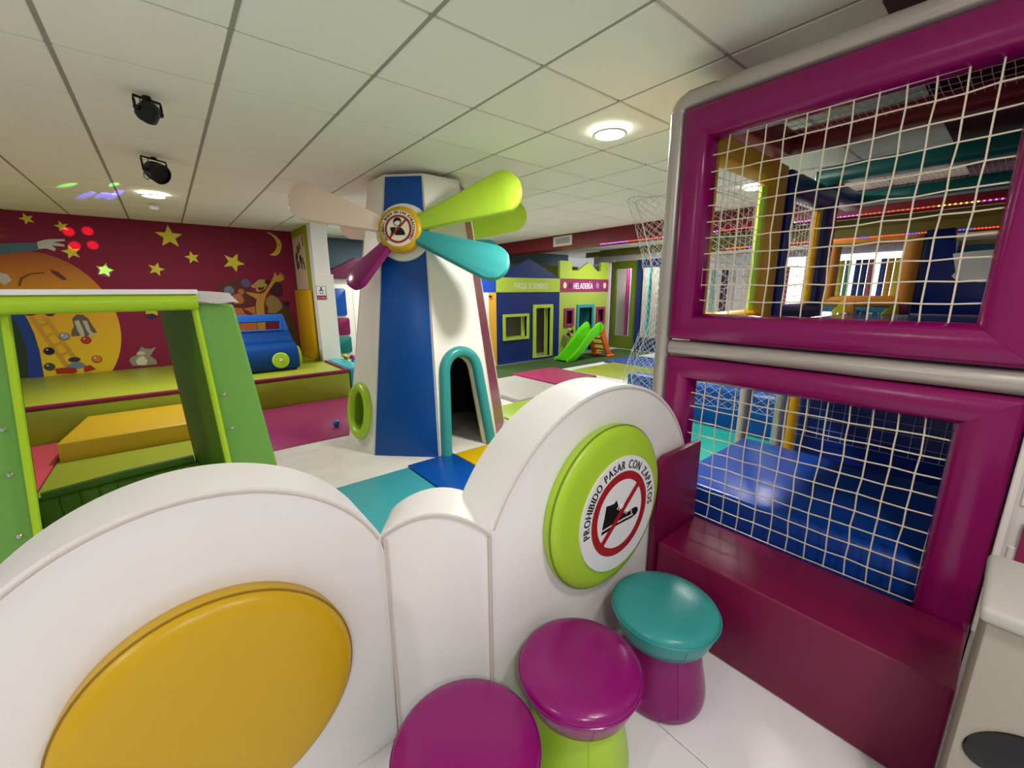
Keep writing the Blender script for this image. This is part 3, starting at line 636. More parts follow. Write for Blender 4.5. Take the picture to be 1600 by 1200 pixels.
obj('gather_rope', tb([(5.2, edgeY(.3 + 2.2 * i / 24) , .3 + 2.2 * i / 24) for i in range(25)], .005, 6), white_net, nc)
pw = thing('ball_pit_wall', 'low blue padded wall of the ball pit behind the net curtain', 'padded wall', (5.4, -.2, 0))
obj('block', bx(5.32, 5.55, -1.0, -.05, .002, .46, .025, 3), blue_v, pw); obj('block', bx(5.32, 5.55, -.045, .86, .002, .46, .025, 3), blue_v, pw)
gb = thing('soft_partition', 'green padded panel beyond the ball pit wall', 'panel', (6.3, -.3, 0)); obj('panel', bx(6.3, 6.36, -1.8, .1, .001, .95, .02), M('moss_vinyl', '#5a7a20', .5), gb)

# right wall and desk ---------------------------------------------------------
wr = tag(obj('wall_right', bx(2.805, 2.86, -3.6, -2.325, 0, CEIL - .01), M('white_wall_paint', '#d8d4d0', .7, bump=.06, bscale=30), loc=(2.85, -3.5, 0)), kind='structure', label='white painted brick wall at the right edge')
bmb = bpy.data.meshes.new('brick'); tm = bmesh.new(); box(tm, 0, .008, -.148, .148, -.064, .064, .003, 1); tm.to_mesh(bmb); tm.free(); bmb.materials.append(M('white_brick_paint', '#dcd8d4', .6, bump=.15, bscale=40))
for r in range(15):
    for i in range(4):
        o = bpy.data.objects.new('brick', bmb); COL.objects.link(o); o.parent = wr; o.location = (2.797 - 2.85, -2.50 - i * .302 - (.15 if r % 2 else 0) + 3.5, .10 + r * .134)
obj('corner_trim', bx(2.735, 2.80, -2.338, -2.322, .395, 2.0, .003, 1), M('trim_blush', '#e0d4d0', .5), wr)
obj('magenta_stripe', bx(2.785, 2.797, -2.395, -2.370, .45, .79), M('magenta_stripe', '#8c2450', .5), wr)
dsk = thing('reception_desk', 'grey speckled desk corner with black oval hole at the right edge', 'desk', (2.2, -2.6, 0))
FD = frame((2.10, 0, 0), (0, -1, 0), (0, 0, 1), (-1, 0, 0))
obj('body', bx(2.10, 2.38, -3.1, -2.318, .002, .80, .006, 2), desk_m, dsk)
obj('worktop', bx(2.085, 2.385, -3.1, -2.305, .802, .838, .012, 3), M('desk_top_grey', '#b4b0a8', .5), dsk)
obj('oval_hole', prism([(2.40 + .068 * math.cos(a) - .0 * math.sin(a), .515 + .058 * math.sin(a) + .03 * math.cos(a)) for a in [2 * PI * i / 32 for i in range(32)]], -.002, .006, FD, bev=.004), black_m, dsk)
pen = thing('wood_tray', 'small orange wooden tray on the desk', 'tray', (2.25, -2.42, .84)); obj('tray', bx(2.2, 2.36, -2.52, -2.40, .839, .852, .003), M('wood_orange', '#c88a2c', .5), pen)

# ================================================================== WINDMILL
cx, cy, AB, AT, ZB, ZT = 2.90, 1.68, .78, .43, .002, 2.50
LL = math.hypot(AB - AT, ZT - ZB)
mill = thing('windmill', 'tall white and blue padded play windmill with coloured sails', 'windmill', (cx, cy, 0))
def face(th, extra=0):
    n = Vector((math.cos(th), math.sin(th), 0)); h = Vector((-n.y, n.x, 0)); s = (-n * (AB - AT) + Vector((0, 0, ZT - ZB))) / LL
    return frame(Vector((cx, cy, ZB)) + n * AB, h, s, h.cross(s))
HB, HT = AB * math.tan(PI / 8), AT * math.tan(PI / 8)
trap = [(-HB, 0), (HB, 0), (HT, LL), (-HT, LL)]
cols = {180: white_p, 225: white_p, 270: white_p, 315: plum_v, 0: white_p, 45: white_p, 90: white_p, 135: plum_v}
DV = 0.80
def door_arc(hw0, hw1, top, n=14):
    c = top - hw1
    return [(-hw0, 0), (-hw1 - .004, c)] + [(hw1 * math.cos(a), c + hw1 * math.sin(a)) for a in [PI - PI * i / n for i in range(1, n)]] + [(hw1 + .004, c), (hw0, 0)]
door_in = [(u - .012, v) for u, v in door_arc(.205, .128, .915)]
door_mid = [(u - .012, v) for u, v in door_arc(.256, .178, .962)]
for dg_, m in cols.items():
    F_ = face(math.radians(dg_))
    if dg_ == 270:
        ol = [(-HB, 0)] + door_in + [(HB, 0), (HT, LL), (-HT, LL)]
        pn = obj('wall_panel', prism(ol, -.07, 0, F_), m, mill)
        obj('door_arch', tb([F_ @ Vector((u, v + .002, .012)) for u, v in door_mid], .052, 14), teal_v, mill, ang=60)
        obj('door_piping', tb([F_ @ Vector((u, v, -.066)) for u, v in door_in], .006, 6), M('gold_piping', '#a89030', .5), mill)
    elif dg_ == 180:
        pn = obj('wall_panel', prism(trap, -.07, 0, F_, holes=[circ(-.035, .37, .19, 40)[::-1]]), m, mill)
        obj('window_ring', tb([F_ @ Vector((-.035 + .225 * math.cos(a), .37 + .235 * math.sin(a), .012)) for a in [2 * PI * i / 48 for i in range(48)]], .047, 12, True), lime_v, mill, ang=60)
        obj('window_lining', lt([(.19, -.16), (.19, .01), (.183, .01), (.183, -.16)], F_ @ Matrix.Translation((-.035, .37, 0)), 40), M('lining_green', '#7a9a18', .5), mill)
        obj('window_back', lt([(0, -.165), (.19, -.165), (.19, -.16), (0, -.16)], F_ @ Matrix.Translation((-.035, .37, 0)), 40), M('lining_green', '#7a9a18', .5), mill)
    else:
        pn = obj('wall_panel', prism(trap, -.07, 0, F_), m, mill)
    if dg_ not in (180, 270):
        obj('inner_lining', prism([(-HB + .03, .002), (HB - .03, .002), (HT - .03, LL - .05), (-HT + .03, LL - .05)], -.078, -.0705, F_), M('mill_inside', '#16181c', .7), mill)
    if dg_ in (225, 45):
        k0, k1 = HB - .022, HT - .016
        obj('blue_panel', prism([(-k0, .012), (k0, .012), (k1, LL - .012), (-k1, LL - .012)], .0, .014, F_, bev=.006), blue_v, mill)
    obj('edge_piping', tb([F_ @ Vector((-HB, 0, 0)), F_ @ Vector((-HT, LL, 0))], .007, 6), white_p, mill)
tp = [(cx + AT / math.cos(PI / 8) * math.cos(PI / 8 + i * PI / 4), cy + AT / math.cos(PI / 8) * math.sin(PI / 8 + i * PI / 4)) for i in range(8)]
obj('top_cap', prism(tp, ZT - .03, ZT + .01, IDM), white_p, mill)
def blade(F_, a, L, r0, r1, m, lift=0.09, pitch=0.0, tip=0.0, th=.05):
    """rounded sail in the hub frame, root near the hub, thick padded, pitched about its own axis"""
    D = Vector((math.cos(a), math.sin(a), 0)); S = Vector((-D.y, D.x, 0)); n = 18
    D = (D + Vector((0, 0, tip))).normalized()
    R = Matrix.Rotation(pitch, 3, D); S = R @ S; W = D.cross(S)
    mx = F_ @ Matrix.Translation((0, 0, lift)) @ Matrix((D, S, W)).transposed().to_4x4()
    c = L - r1; ol = [(.10, -r0), (c, -r1)] + [(c + r1 * math.cos(q), r1 * math.sin(q)) for q in [-PI / 2 + PI * i / n for i in range(1, n)]] + [(c, r1), (.10, r0)]
    return obj('sail', prism(ol, -th / 2, th / 2, mx, bev=.018, seg=3), m, mill, ang=50)
def rotor(F_, sails):
    for (a, L, r0, r1, m, lift, pitch, tip) in sails: blade(F_, a, L, r0, r1, m, lift, pitch, tip)
    obj('hub_backplate', lt([(0, .0), (.24, 0), (.248, .012), (.242, .035), (0, .04)], F_, 48), white_p, mill)
    obj('hub', lt([(0, .03), (.175, .03), (.192, .06), (.195, .10), (.185, .125), (.165, .138), (0, .142)], F_, 48), yellow_v, mill, ang=60)
cream_sail = M('cream_sail', '#f8dccb', .32)
FBn = face(math.radians(225)) @ Matrix.Translation((.008, 2.025, .014))
rotor(FBn, [(math.radians(163), 1.05, .055, .158, cream_sail, .085, 0, .0), (math.radians(18), 1.09, .055, .168, lime_v, .085, 0, .02),
            (math.radians(-20), 1.0, .055, .16, teal_v, .085, -.30, .05), (math.radians(224), .67, .05, .145, purple_v, .085, .6, -.02)])
H_ = FBn @ Matrix.Translation((0, 0, .1425)); HR = .150
obj('hub_sign', prism(circ(0, 0, HR, 56), -.004, .002, H_), M('sign_cream', '#ecdcc8', .45), mill)
obj('red_ring', prism(circ(0, -.005, HR * .78, 56), .0015, .004, H_, holes=[circ(0, -.005, HR * .66, 56)]), M('brick_red_ink', '#8a2c24', .5), mill)
kk = HR * .78 / 235
def hp(l): return [((x - 745) * kk, (618 - y) * kk) for x, y in l]
obj('person_icon', prism(hp([(660, 505), (668, 470), (690, 445), (730, 435), (770, 445), (795, 475), (800, 510), (792, 520), (775, 500), (740, 490), (715, 492), (690, 505), (675, 525)])[::-1], .0015, .004, H_), black_ink, mill)
obj('person_icon', prism([(x, y) for x, y in circ((728 - 745) * kk, (618 - 515) * kk, 68 * kk, 28)], .0012, .0035, H_, holes=[circ((728 - 745) * kk, (618 - 515) * kk, 56 * kk, 28)]), black_ink, mill)
obj('person_icon', prism(hp([(690, 730), (865, 730), (860, 690), (840, 645), (800, 610), (760, 598), (715, 600), (700, 640)]), .0015, .004, H_), black_ink, mill)
obj('cup_icon', prism(hp([(603, 600), (700, 598), (690, 640), (700, 690), (660, 690), (612, 730), (606, 712), (625, 690), (615, 640)])[::-1], .0015, .0045, H_), black_ink, mill)
an = math.radians(46); du = Vector((math.cos(an), math.sin(an))); dv = Vector((-du.y, du.x)); rr_ = HR * .71
obj('red_bar', prism([tuple(du * rr_ + dv * .008), tuple(-du * rr_ + dv * .008), tuple(-du * rr_ - dv * .008), tuple(du * rr_ - dv * .008)], .002, .0055, H_), M('brick_red_ink', '#8a2c24', .5), mill)
obj('hub_lettering', text_arc('PROHIBIDO BEBER EN LAS ATRACCIONES', HR * .825, math.radians(226), math.radians(-42), HR * .15, H_, .0035, .0016), black_ink, mill)
for yy in (.172, -.172): obj('hub_screw', lt([(0, 0), (.004, 0), (.003, .002), (0, .003)], FBn @ Matrix.Translation((0, yy, .139)), 10), black_m, mill)
FBk2 = face(math.radians(45)) @ Matrix.Translation((0, 2.052, .014))
rotor(FBk2, [(math.radians(12), 1.14, .055, .15, cream_sail, .085, 0, 0), (math.radians(163), 1.06, .055, .16, lime_v, .085, 0, 0),
             (math.radians(190), .72, .055, .13, teal_v, .085, 0, 0), (math.radians(-20), 1.12, .05, .15, purple_v, .085, 0, 0)])

# ================================================================== MATS
def mat_(label, m, x0, x1, y0, y1, z1=.04, bev=.008, name='floor_mat', z0=.002):
    return tag(obj(name, bx(x0, x1, y0, y1, z0, z1, bev, 2), m), label, 'mat', 'soft floor mats')
wht_mat = M('white_mat_vinyl', '#d4d0c6', .3, 1.0, bump=1.0, bscale=6, vary=.10)
mat_('wrinkled white floor mat under the windmill', wht_mat, 1.25, 3.75, .885, 2.06, .03)
mat_('teal floor mat between the cloud wall and the windmill', M('teal_mat', '#3f9ca4', .35, bump=.03, bscale=80), 1.02, 2.24, -.35, .875, .035)
mat_('blue floor mat in front of the windmill door', blue_v, 2.25, 2.70, .035, .905, .042)
mat_('yellow floor mat beside the windmill door', M('yellow_mat', '#d8b010', .35), 2.71, 3.7, .05, .88, .038)
mat_('lime floor mat partly hidden behind the cloud wall', lime_v, 2.25, 3.4, -.9, .03, .036)
mat_('plum floor mat between the white mat and the stage', plum_mat, 1.15, 2.72, 2.07, 3.765, .034)
mat_('lime floor mat inside view of the green cabin', olive_v, -.12, 1.14, 1.0, 2.995, .034)
mat_('coral pink floor mat left of the yellow block', pink_v, -1.4, -.13, 1.6, 3.76, .033)
mat_('lime floor mat behind the windmill', M('lime_mat', '#9cc02a', .35), 3.78, 4.9, .9, 1.90, .04)
mat_('pale grey floor mat behind the windmill', M('grey_mat', '#b4b2aa', .4), 4.38, 5.42, 1.91, 3.24, .06)
mat_('plum floor mat next to the pale grey mat', M('rose_mat', '#a0305e', .35), 5.45, 6.44, 2.26, 3.36, .075)
mat_('yellow floor mat right of the windmill foot', M('yellow_mat', '#d8b010', .35), 3.78, 4.9, .62, .89, .04)
mat_('olive lime floor mat before the net curtain', M('olive_mat', '#9aa83c', .3), 6.60, 7.94, 1.2, 3.03, .04)
mat_('white edged floor mat strip beside the plum mat', white_v, 6.46, 6.59, 1.2, 3.03, .045)
mat_('blue floor mat at the edge of the green carpet', M('blue_mat', '#2a4a9c', .25), 7.96, 9.1, 1.6, 3.30, .04)
mat_('teal floor mat beside the ball pit wall', M('teal_mat2', '#2fae9e', .35), 3.84, 5.30, -1.09, .60, .04)
tag(obj('carpet', bx(4.62, 9.98, 3.38, 4.44, .002, .012), carpet_m), 'dark green carpet strip before the playhouse fronts', 'carpet')
# yellow wedge block
yb = thing('foam_block', 'yellow foam step block against the green stage', 'foam block', (.6, 3.4, .002))
bm = bmesh.new(); hexa(bm, [(-.10, 3.0, .004), (1.3, 3.0, .004), (1.3, 3.755, .004), (-.16, 3.755, .004), (-.10, 3.0, .20), (1.3, 3.0, .20), (1.3, 3.755, .26), (.04, 3.755, .26)], .015, 3)
obj('block', bm, M('yellow_block', '#b8961c', .4, bump=.04, bscale=60), yb)
tag(obj('toy_ball', lt([(0, -.038), (.015, -.035), (.027, -.027), (.035, -.015), (.038, 0), (.035, .015), (.027, .027), (.015, .035), (0, .038)], Matrix.Translation((2.12, 2.42, .073)), 20), M('ball_blue', '#2a68b8', .3)), 'single blue ball on the plum floor mat', 'ball')
# ================================================================== STAGE
st = thing('stage', 'low green padded stage with plum edging before the mural', 'stage', (0, 4.9, 0))
obj('stage_top', bx(-3, 2.712, 3.80, 6.13, .33, .40, .01, 2), olive_v, st)
for x0, x1 in ((-3, -.85), (-.845, .95), (.955, 2.74)): obj('front_pad', bx(x0, x1, 3.77, 3.85, .002, .375, .012, 2), M('stage_front', '#8c9c1a', .38, bump=.03, bscale=150, vary=.05), st)
obj('edge_trim', tb([(-3, 3.785, .402), (.9, 3.785, .402)], .024, 10), plum_v, st); obj('edge_trim', tb([(.905, 3.785, .402), (2.73, 3.785, .402)], .024, 10), plum_v, st)
obj('edge_trim', tb([(2.725, 3.785, .402), (2.725, 4.86, .402)], .026, 10), plum_v, st)
# blue car
car = thing('toy_car', 'blue padded play car with lime headlight on the stage', 'play car', (1.75, 4.6, .4))
prof = [(4.38, .44), (4.36, .52), (4.355, .62), (4.37, .70), (4.41, .76), (4.48, .80), (4.56, .83), (4.61, .88), (4.635, .96), (4.66, 1.15), (4.68, 1.20)]
bm = bmesh.new(); th = .05; n = len(prof)
def xr(z): return 2.235 - .0 * z - max(0, z - .72) * .16
loopsL, loopsR = [], []
XL = .95; wz0, wz1, wx1 = .955, 1.10, 2.075
F_ = frame((0, 0, 0), (0, 1, 0), (0, 0, 1), (1, 0, 0))
lowp = [p for p in prof if p[1] <= .96]
bm = bmesh.new(); rows = []
for y, z in lowp:
    rows.append([bm.verts.new((x, y, z)) for x in (XL, XL + .02, 1.5, xr(z) - .02, xr(z))])
for A, B in zip(rows, rows[1:]):
    for a in range(4): bm.faces.new((A[a], A[a + 1], B[a + 1], B[a]))
bmesh.ops.solidify(bm, geom=bm.faces[:], thickness=-.05)
obj('hood', bm, M('car_blue', '#1656a8', .45, bump=.04, bscale=120), car, ang=50)
FW = frame((0, 4.635, .96), (1, 0, 0), (0, .13, 1), None)
obj('windscreen_panel', prism([(XL, 0), (xr(.96), 0), (xr(1.2) - .01, .225), (xr(1.2) - .03, .245), (XL, .245)], -.05, 0, FW, holes=[rrect(1.05, 2.085, .028, .138, .015)[::-1]], bev=.01), MATS['car_blue'], car)
obj('window_rim', tb([FW @ Vector((u, v, .004)) for u, v in rrect(1.03, 2.10, .012, .152, .02)], .010, 8, True), MATS['car_blue'], car)
obj('body', bx(XL, 2.18, 4.74, 5.3, .44, .78, .03, 3), MATS['car_blue'], car)
obj('headlight', lt([(0, 0), (.108, 0), (.112, .01), (.104, .022), (0, .026)], Matrix.Translation((1.99, 4.352, .565)) @ Matrix.Rotation(PI / 2, 4, 'X'), 36), lime_v, car)
obj('headlight_knob', lt([(0, .026), (.02, .026), (.016, .036), (0, .04)], Matrix.Translation((1.99, 4.352, .565)) @ Matrix.Rotation(PI / 2, 4, 'X'), 20), M('knob_pale', '#d8dca8', .4), car)
obj('wheel', lt([(0, 0), (.15, 0), (.16, .01), (.155, .05), (.14, .06), (0, .065)], Matrix.Translation((2.236, 4.62, .572)) @ Matrix.Rotation(PI / 2, 4, 'Y'), 40), lime_v, car)
obj('shadow_gap', bx(XL, 2.20, 4.42, 5.3, .403, .44), black_m, car)  # black slab stands for the shadow gap beneath the car
# toddler tower and ball pit
tw = thing('toddler_tower', 'white padded tower with blue, plum and teal squares and plum roof', 'play tower', (3.6, 6.1, 0))
FT = frame((0, 6.05, 0), (1, 0, 0), (0, 0, 1), (0, -1, 0))
obj('white_panel', prism(rect(2.98, 4.3, .0, 1.76), -.1, 0, FT), white_p, tw)
for (a, b, c, d), m in (((3.07, 3.52, 1.07, 1.58), blue_v), ((3.13, 3.55, .70, 1.03), plum_v), ((3.15, 3.555, .36, .67), M('teal_square', '#1f7a70', .4))):
    obj('coloured_square', prism(rrect(a, b, c, d, .03), 0, .03, FT, bev=.01), m, tw)
obj('seam', prism(rect(3.66, 3.667, 0, 1.72), 0, .004, FT), M('white_seam', '#c8beb4', .5), tw)
obj('roof', prism([(3.0, 1.77), (4.3, 1.77), (4.3, 2.15), (3.75, 2.15)], -.1, .12, FT), M('plum_dark', '#5a1038', .4), tw)
pit = thing('ball_pit_rim', 'teal padded ball pit rim beside the stage', 'ball pit', (3, 4.5, 0))
obj('rim', bx(2.765, 3.0, 3.80, 4.88, .002, .43, .02, 3), M('teal_rim', '#2f9ea8', .3), pit)
obj('rim', bx(3.0, 4.6, 3.80, 4.0, .002, .43, .02, 3), M('teal_rim', '#2f9ea8', .3), pit)
bc = [('red', '#b81e28'), ('blue', '#1e52b0'), ('green', '#3a8a30'), ('yellow', '#d0c02a'), ('sky blue', '#4a90c8')]
bmesh_ball = bmesh.new(); bmesh.ops.create_icosphere(bmesh_ball, subdivisions=2, radius=.042)
protos = []
for n_, c in bc:
    me = bpy.data.meshes.new('pit_ball'); bmesh_ball.to_mesh(me); finish(me, 180); me.materials.append(M('ball_' + n_.replace(' ', '_'), c, .35)); protos.append(me)
bmesh_ball.free()
for i in range(120):
    k_ = random.choices(range(5), (2, 4, 2, 1.4, 3))[0]; o = bpy.data.objects.new('pit_ball', protos[k_]); COL.objects.link(o)
    o.location = (3.06 + (i % 12) * .086 + random.uniform(-.01, .01), 4.95 + (i // 12) * .09 + random.uniform(-.01, .01), random.choice((.25, .28, .33)))
    tag(o, bc[k_][0] + ' plastic ball in the heap before the white tower', 'ball', 'ball pit balls')
tag(obj('ball_pit_floor', bx(3.02, 4.3, 4.9, 5.94, .002, .205), M('pit_pad', '#3a6a8c', .5)), 'padded bed under the heap of balls', 'pad')

# ================================================================== GREEN CABIN
C0 = Vector((.82956, -2.25715, 0)); ed = Vector((-.164, .9865, 0)).normalized(); ew = Vector((ed.y, -ed.x, 0))
def cb(wv, d, z): return C0 + ew * wv + ed * d + Vector((0, 0, z))
cab = thing('play_cabin', 'green padded play cabin with open front and white topped bar', 'play cabin', cb(.2, 2.7, 0))
def inn(z): return .482 + (1.44 - z) * .042
def outr(z): return .640 + (1.44 - z) * .108
def inl(z): return -.062 - (1.44 - z) * .075
def outl(z): return -.25 - (1.44 - z) * .10
for (fi, fo) in ((inn, outr), (inl, outl)):
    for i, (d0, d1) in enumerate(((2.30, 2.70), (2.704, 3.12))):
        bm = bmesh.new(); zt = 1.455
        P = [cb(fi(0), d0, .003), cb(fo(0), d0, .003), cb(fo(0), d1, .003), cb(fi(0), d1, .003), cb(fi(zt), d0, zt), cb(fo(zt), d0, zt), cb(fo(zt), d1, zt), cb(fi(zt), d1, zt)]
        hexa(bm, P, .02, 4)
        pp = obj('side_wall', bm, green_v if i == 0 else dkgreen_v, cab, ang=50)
        if i == 0:
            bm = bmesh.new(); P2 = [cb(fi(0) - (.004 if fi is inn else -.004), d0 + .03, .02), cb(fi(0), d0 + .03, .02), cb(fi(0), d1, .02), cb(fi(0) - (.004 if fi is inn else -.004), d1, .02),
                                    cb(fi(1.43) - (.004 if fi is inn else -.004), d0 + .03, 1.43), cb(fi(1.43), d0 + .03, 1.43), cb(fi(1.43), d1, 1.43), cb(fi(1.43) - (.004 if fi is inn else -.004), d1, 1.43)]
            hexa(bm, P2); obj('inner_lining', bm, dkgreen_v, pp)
            obj('piping', tb([cb(fi(z), 2.30, z) for z in (.02, .4, .8, 1.2, 1.435)], .013, 8), piping_v, pp)
            for z in (.30, .62, .86, 1.03):
                wv = fi(z) + (fo(z) - fi(z)) * .22
                obj('button', lt([(0, .010), (.006, .009), (.010, .004), (.010, 0), (0, 0)], frame(cb(wv, 2.30, z), ew, (0, 0, 1), -ed), 14), chrome_m, pp)
obj('top_bar', tb([cb(-.27, 2.268, 1.466), cb(0, 2.268, 1.467), cb(.25, 2.268, 1.466), cb(.485, 2.268, 1.466)], .035, 14), piping_v, cab)
bm = bmesh.new()
hexa(bm, [cb(-.45, 2.235, 1.498), cb(.49, 2.235, 1.498), cb(.49, 3.12, 1.498), cb(-.45, 3.12, 1.498), cb(-.45, 2.235, 1.518), cb(.49, 2.235, 1.518), cb(.49, 3.12, 1.518), cb(-.45, 3.12, 1.518)], .003, 1)
obj('white_roof_cover', bm, M('white_cloth', '#ece8ea', .6, bump=.3, bscale=12), cab)
bm = bmesh.new()
q = []
for i in range(9):
    t = i / 8; q.append((cb(.470 + .150 * t, 2.290, 1.512 - .010 * t * t), cb(.475 + .178 * t, 2.282, 1.462 - .006 * t + .004 * math.sin(9 * t))))
vs = [(bm.verts.new(a), bm.verts.new(b), bm.verts.new(a + ed * .82)) for a, b in q]
for A, B in zip(vs, vs[1:]): bm.faces.new((A[0], B[0], B[1], A[1])); bm.faces.new((A[0], A[2], B[2], B[0]))
bmesh.ops.solidify(bm, geom=bm.faces[:], thickness=.003)
obj('white_corner_cover', bm, MATS['white_cloth'], cab)
for i in range(9):
    t0, t1 = i / 9, (i + 1) / 9; wa = inl(.4) + (inn(.4) - inl(.4)) * t0; wb_ = inl(.4) + (inn(.4) - inl(.4)) * t1
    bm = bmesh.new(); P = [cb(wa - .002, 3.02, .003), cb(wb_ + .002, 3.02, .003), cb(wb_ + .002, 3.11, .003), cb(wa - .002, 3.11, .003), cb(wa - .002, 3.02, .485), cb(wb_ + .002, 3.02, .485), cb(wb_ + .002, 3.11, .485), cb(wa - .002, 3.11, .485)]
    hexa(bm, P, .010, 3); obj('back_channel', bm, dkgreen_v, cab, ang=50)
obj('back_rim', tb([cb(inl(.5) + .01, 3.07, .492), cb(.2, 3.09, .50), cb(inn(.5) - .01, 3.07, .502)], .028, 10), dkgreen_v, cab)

# ================================================================== PLAYHOUSE FRONTS
FY = 4.51
FF = frame((0, FY, 0), (1, 0, 0), (0, 0, 1), (0, -1, 0))
ph = thing('playhouse_front', 'blue playhouse front with gable and green lettered band', 'playhouse', (6.9, FY, 0))
pblue = M('house_blue', '#062264', .5); plime = M('house_lime', '#a4bc3c', .5); plum_h = M('house_plum', '#8a2c5c', .5)
win = rect(6.20, 6.80, .56, .99); dor = [(7.06, .06), (7.50, .06), (7.50, 1.15), (7.06, 1.15)]
obj('wall_board', prism(rect(6.0, 7.80, .004, 1.49), -.06, 0, FF, holes=[win[::-1], dor[::-1]]), pblue, ph)
obj('name_band', prism(rect(5.99, 7.80, 1.492, 1.785), -.06, .012, FF), plime, ph)
obj('gable', prism([(6.0, 1.788), (7.80, 1.788), (6.88, 2.18)], -.06, 0, FF), pblue, ph)
def trim_frame(par, u0, u1, v0, v1, wd, m, dep=.18):
    obj('opening_frame', prism(rect(u0 - wd, u1 + wd, v0 - (wd if v0 > .2 else 0), v1 + wd), -dep, .035, FF, holes=[rect(u0, u1, v0, v1)[::-1]] if v0 > .2 else [rect(u0, u1, v0 + .004, v1)[::-1]]), m, par)
trim_frame(ph, 6.20, 6.80, .56, .99, .055, plime); trim_frame(ph, 7.06, 7.50, .06, 1.15, .075, plime)
obj('name_lettering', text_line('PARQUE DE BOMBEROS', 6.46, 7.42, 1.565, .12, FF, .0135), M('letter_white', '#dfe4cc', .6), ph)
hl = thing('playhouse_front', 'lime playhouse front with castle top and plum lettered band', 'playhouse', (8.7, FY, 0))
holes = [rect(8.02, 8.22, .76, 1.06), rect(8.46, 8.94, .06, 1.12), rect(9.17, 9.38, .76, 1.06)]
obj('wall_board', prism(rect(7.805, 9.55, .004, 1.49), -.06, 0, FF, holes=[h[::-1] for h in holes]), M('house_lime2', '#98ac48', .5), hl)
obj('name_band', prism(rect(7.805, 9.55, 1.492, 1.785), -.06, .008, FF), plum_h, hl)
obj('castle_top', prism([(7.805, 1.788), (9.55, 1.788), (9.55, 2.20), (9.25, 2.20), (9.25, 1.98), (9.12, 1.98), (8.78, 2.18), (8.42, 1.98), (8.20, 1.98), (8.20, 2.18), (7.805, 2.18)], -.06, 0, FF), plime, hl)
trim_frame(hl, 8.02, 8.22, .76, 1.06, .06, plum_h); trim_frame(hl, 8.46, 8.94, .06, 1.12, .07, M('house_teal', '#2a8a98', .45), .35); trim_frame(hl, 9.17, 9.38, .76, 1.06, .06, plum_h)
obj('name_lettering', text_line('HELADERÍA', 8.26, 8.94, 1.56, .14, FF, .0095, .008), M('letter_white2', '#f0e4f0', .6), hl)
for u, c in ((7.96, '#c8d890'), (8.15, '#6a1c4c'), (9.12, '#8a86a8'), (9.40, '#f0c89c')):
    obj('ice_cream_dot', prism(circ(u, 1.64, .055, 24, ry=.07), .006, .016, FF), M('dot_' + c[1:], c, .5), hl)
obj('end_board', bx(9.552, 9.60, FY - .05, FY + .5, .004, 2.18), M('lilac_board', '#c8b4cc', .5), hl)
yl = thing('playhouse_front', 'yellow and white playhouse edge left of the blue front', 'playhouse', (5.7, FY, 0))
obj('wall_board', prism(rect(5.2, 5.80, .004, 1.49), -.06, 0, FF), white_p, yl); obj('yellow_board', prism(rect(5.805, 5.985, .004, 1.49), -.06, .004, FF), M('house_yellow', '#d8a838', .5), yl)
obj('blue_band', prism(rect(5.2, 5.985, 1.492, 1.785), -.06, 0, FF), M('house_blue2', '#1848b0', .5), yl); obj('yellow_top', prism(rect(5.2, 5.985, 1.788, 1.95), -.06, 0, FF), M('house_yellow2', '#d8d040', .5), yl)
obj('hook', prism(rect(5.80, 5.86, 1.40, 1.43), .004, .03, FF), black_m, yl)
tag(obj('wall_inside_houses', bx(5.2, 9.7, 5.3, 5.34, 0, 1.5), M('house_inside', '#6a6458', .8), loc=(7.4, 5.3, 0)), kind='structure', label='dull brown back wall inside the playhouses')
# pinwheel flower
pf = thing('pinwheel', 'dark pinwheel flower on a stick before the lime playhouse', 'pinwheel', (8.03, 4.40, .012))
obj('stick', tb([(7.90, 4.36, .012), (8.05, 4.40, .50)], .008, 6), black_m, pf)
for i, c in enumerate(('#2c2a30', '#b8a048', '#241820', '#c88a60')):
    a = i * PI / 2 + .4; obj('petal', lt([(0, -.05), (.035, -.03), (.045, 0), (.03, .03), (0, .045)], Matrix.Translation((8.06 + .065 * math.cos(a), 4.39, .56 + .075 * math.sin(a))), 12), M('petal_%d' % i, c, .6), pf)
# slide
sl = thing('slide', 'small lime plastic slide with orange ladder on the green carpet', 'slide', (8.0, 3.95, .012))
path = [(7.30, .05), (7.42, .055), (7.55, .11), (7.75, .28), (7.95, .47), (8.12, .62), (8.22, .665), (8.34, .67)]
y0, y1 = 3.76, 4.13
bm = bmesh.new(); rows = []
for x, z in path: rows.append([bm.verts.new((x, y, z)) for y in (y0, y1)])
for A, B in zip(rows, rows[1:]): bm.faces.new((A[0], A[1], B[1], B[0]))
bmesh.ops.solidify(bm, geom=bm.faces[:], thickness=.02); obj('chute', bm, slide_m, sl)
for y in (y0, y1):
    F_ = frame((0, y, 0), (1, 0, 0), (0, 0, 1), (0, -1, 0))
    low = [(7.30, .015), (7.55, .03), (7.8, .20), (8.05, .40), (8.25, .55), (8.36, .56)]
    hi = [(8.40, .76), (8.36, .81), (8.30, .81), (8.20, .75), (8.05, .66), (7.85, .46), (7.65, .27), (7.50, .15), (7.40, .10), (7.30, .09)]
    obj('side_wall', prism(low + hi, -.02, .02, F_, bev=.008), slide_m, sl)
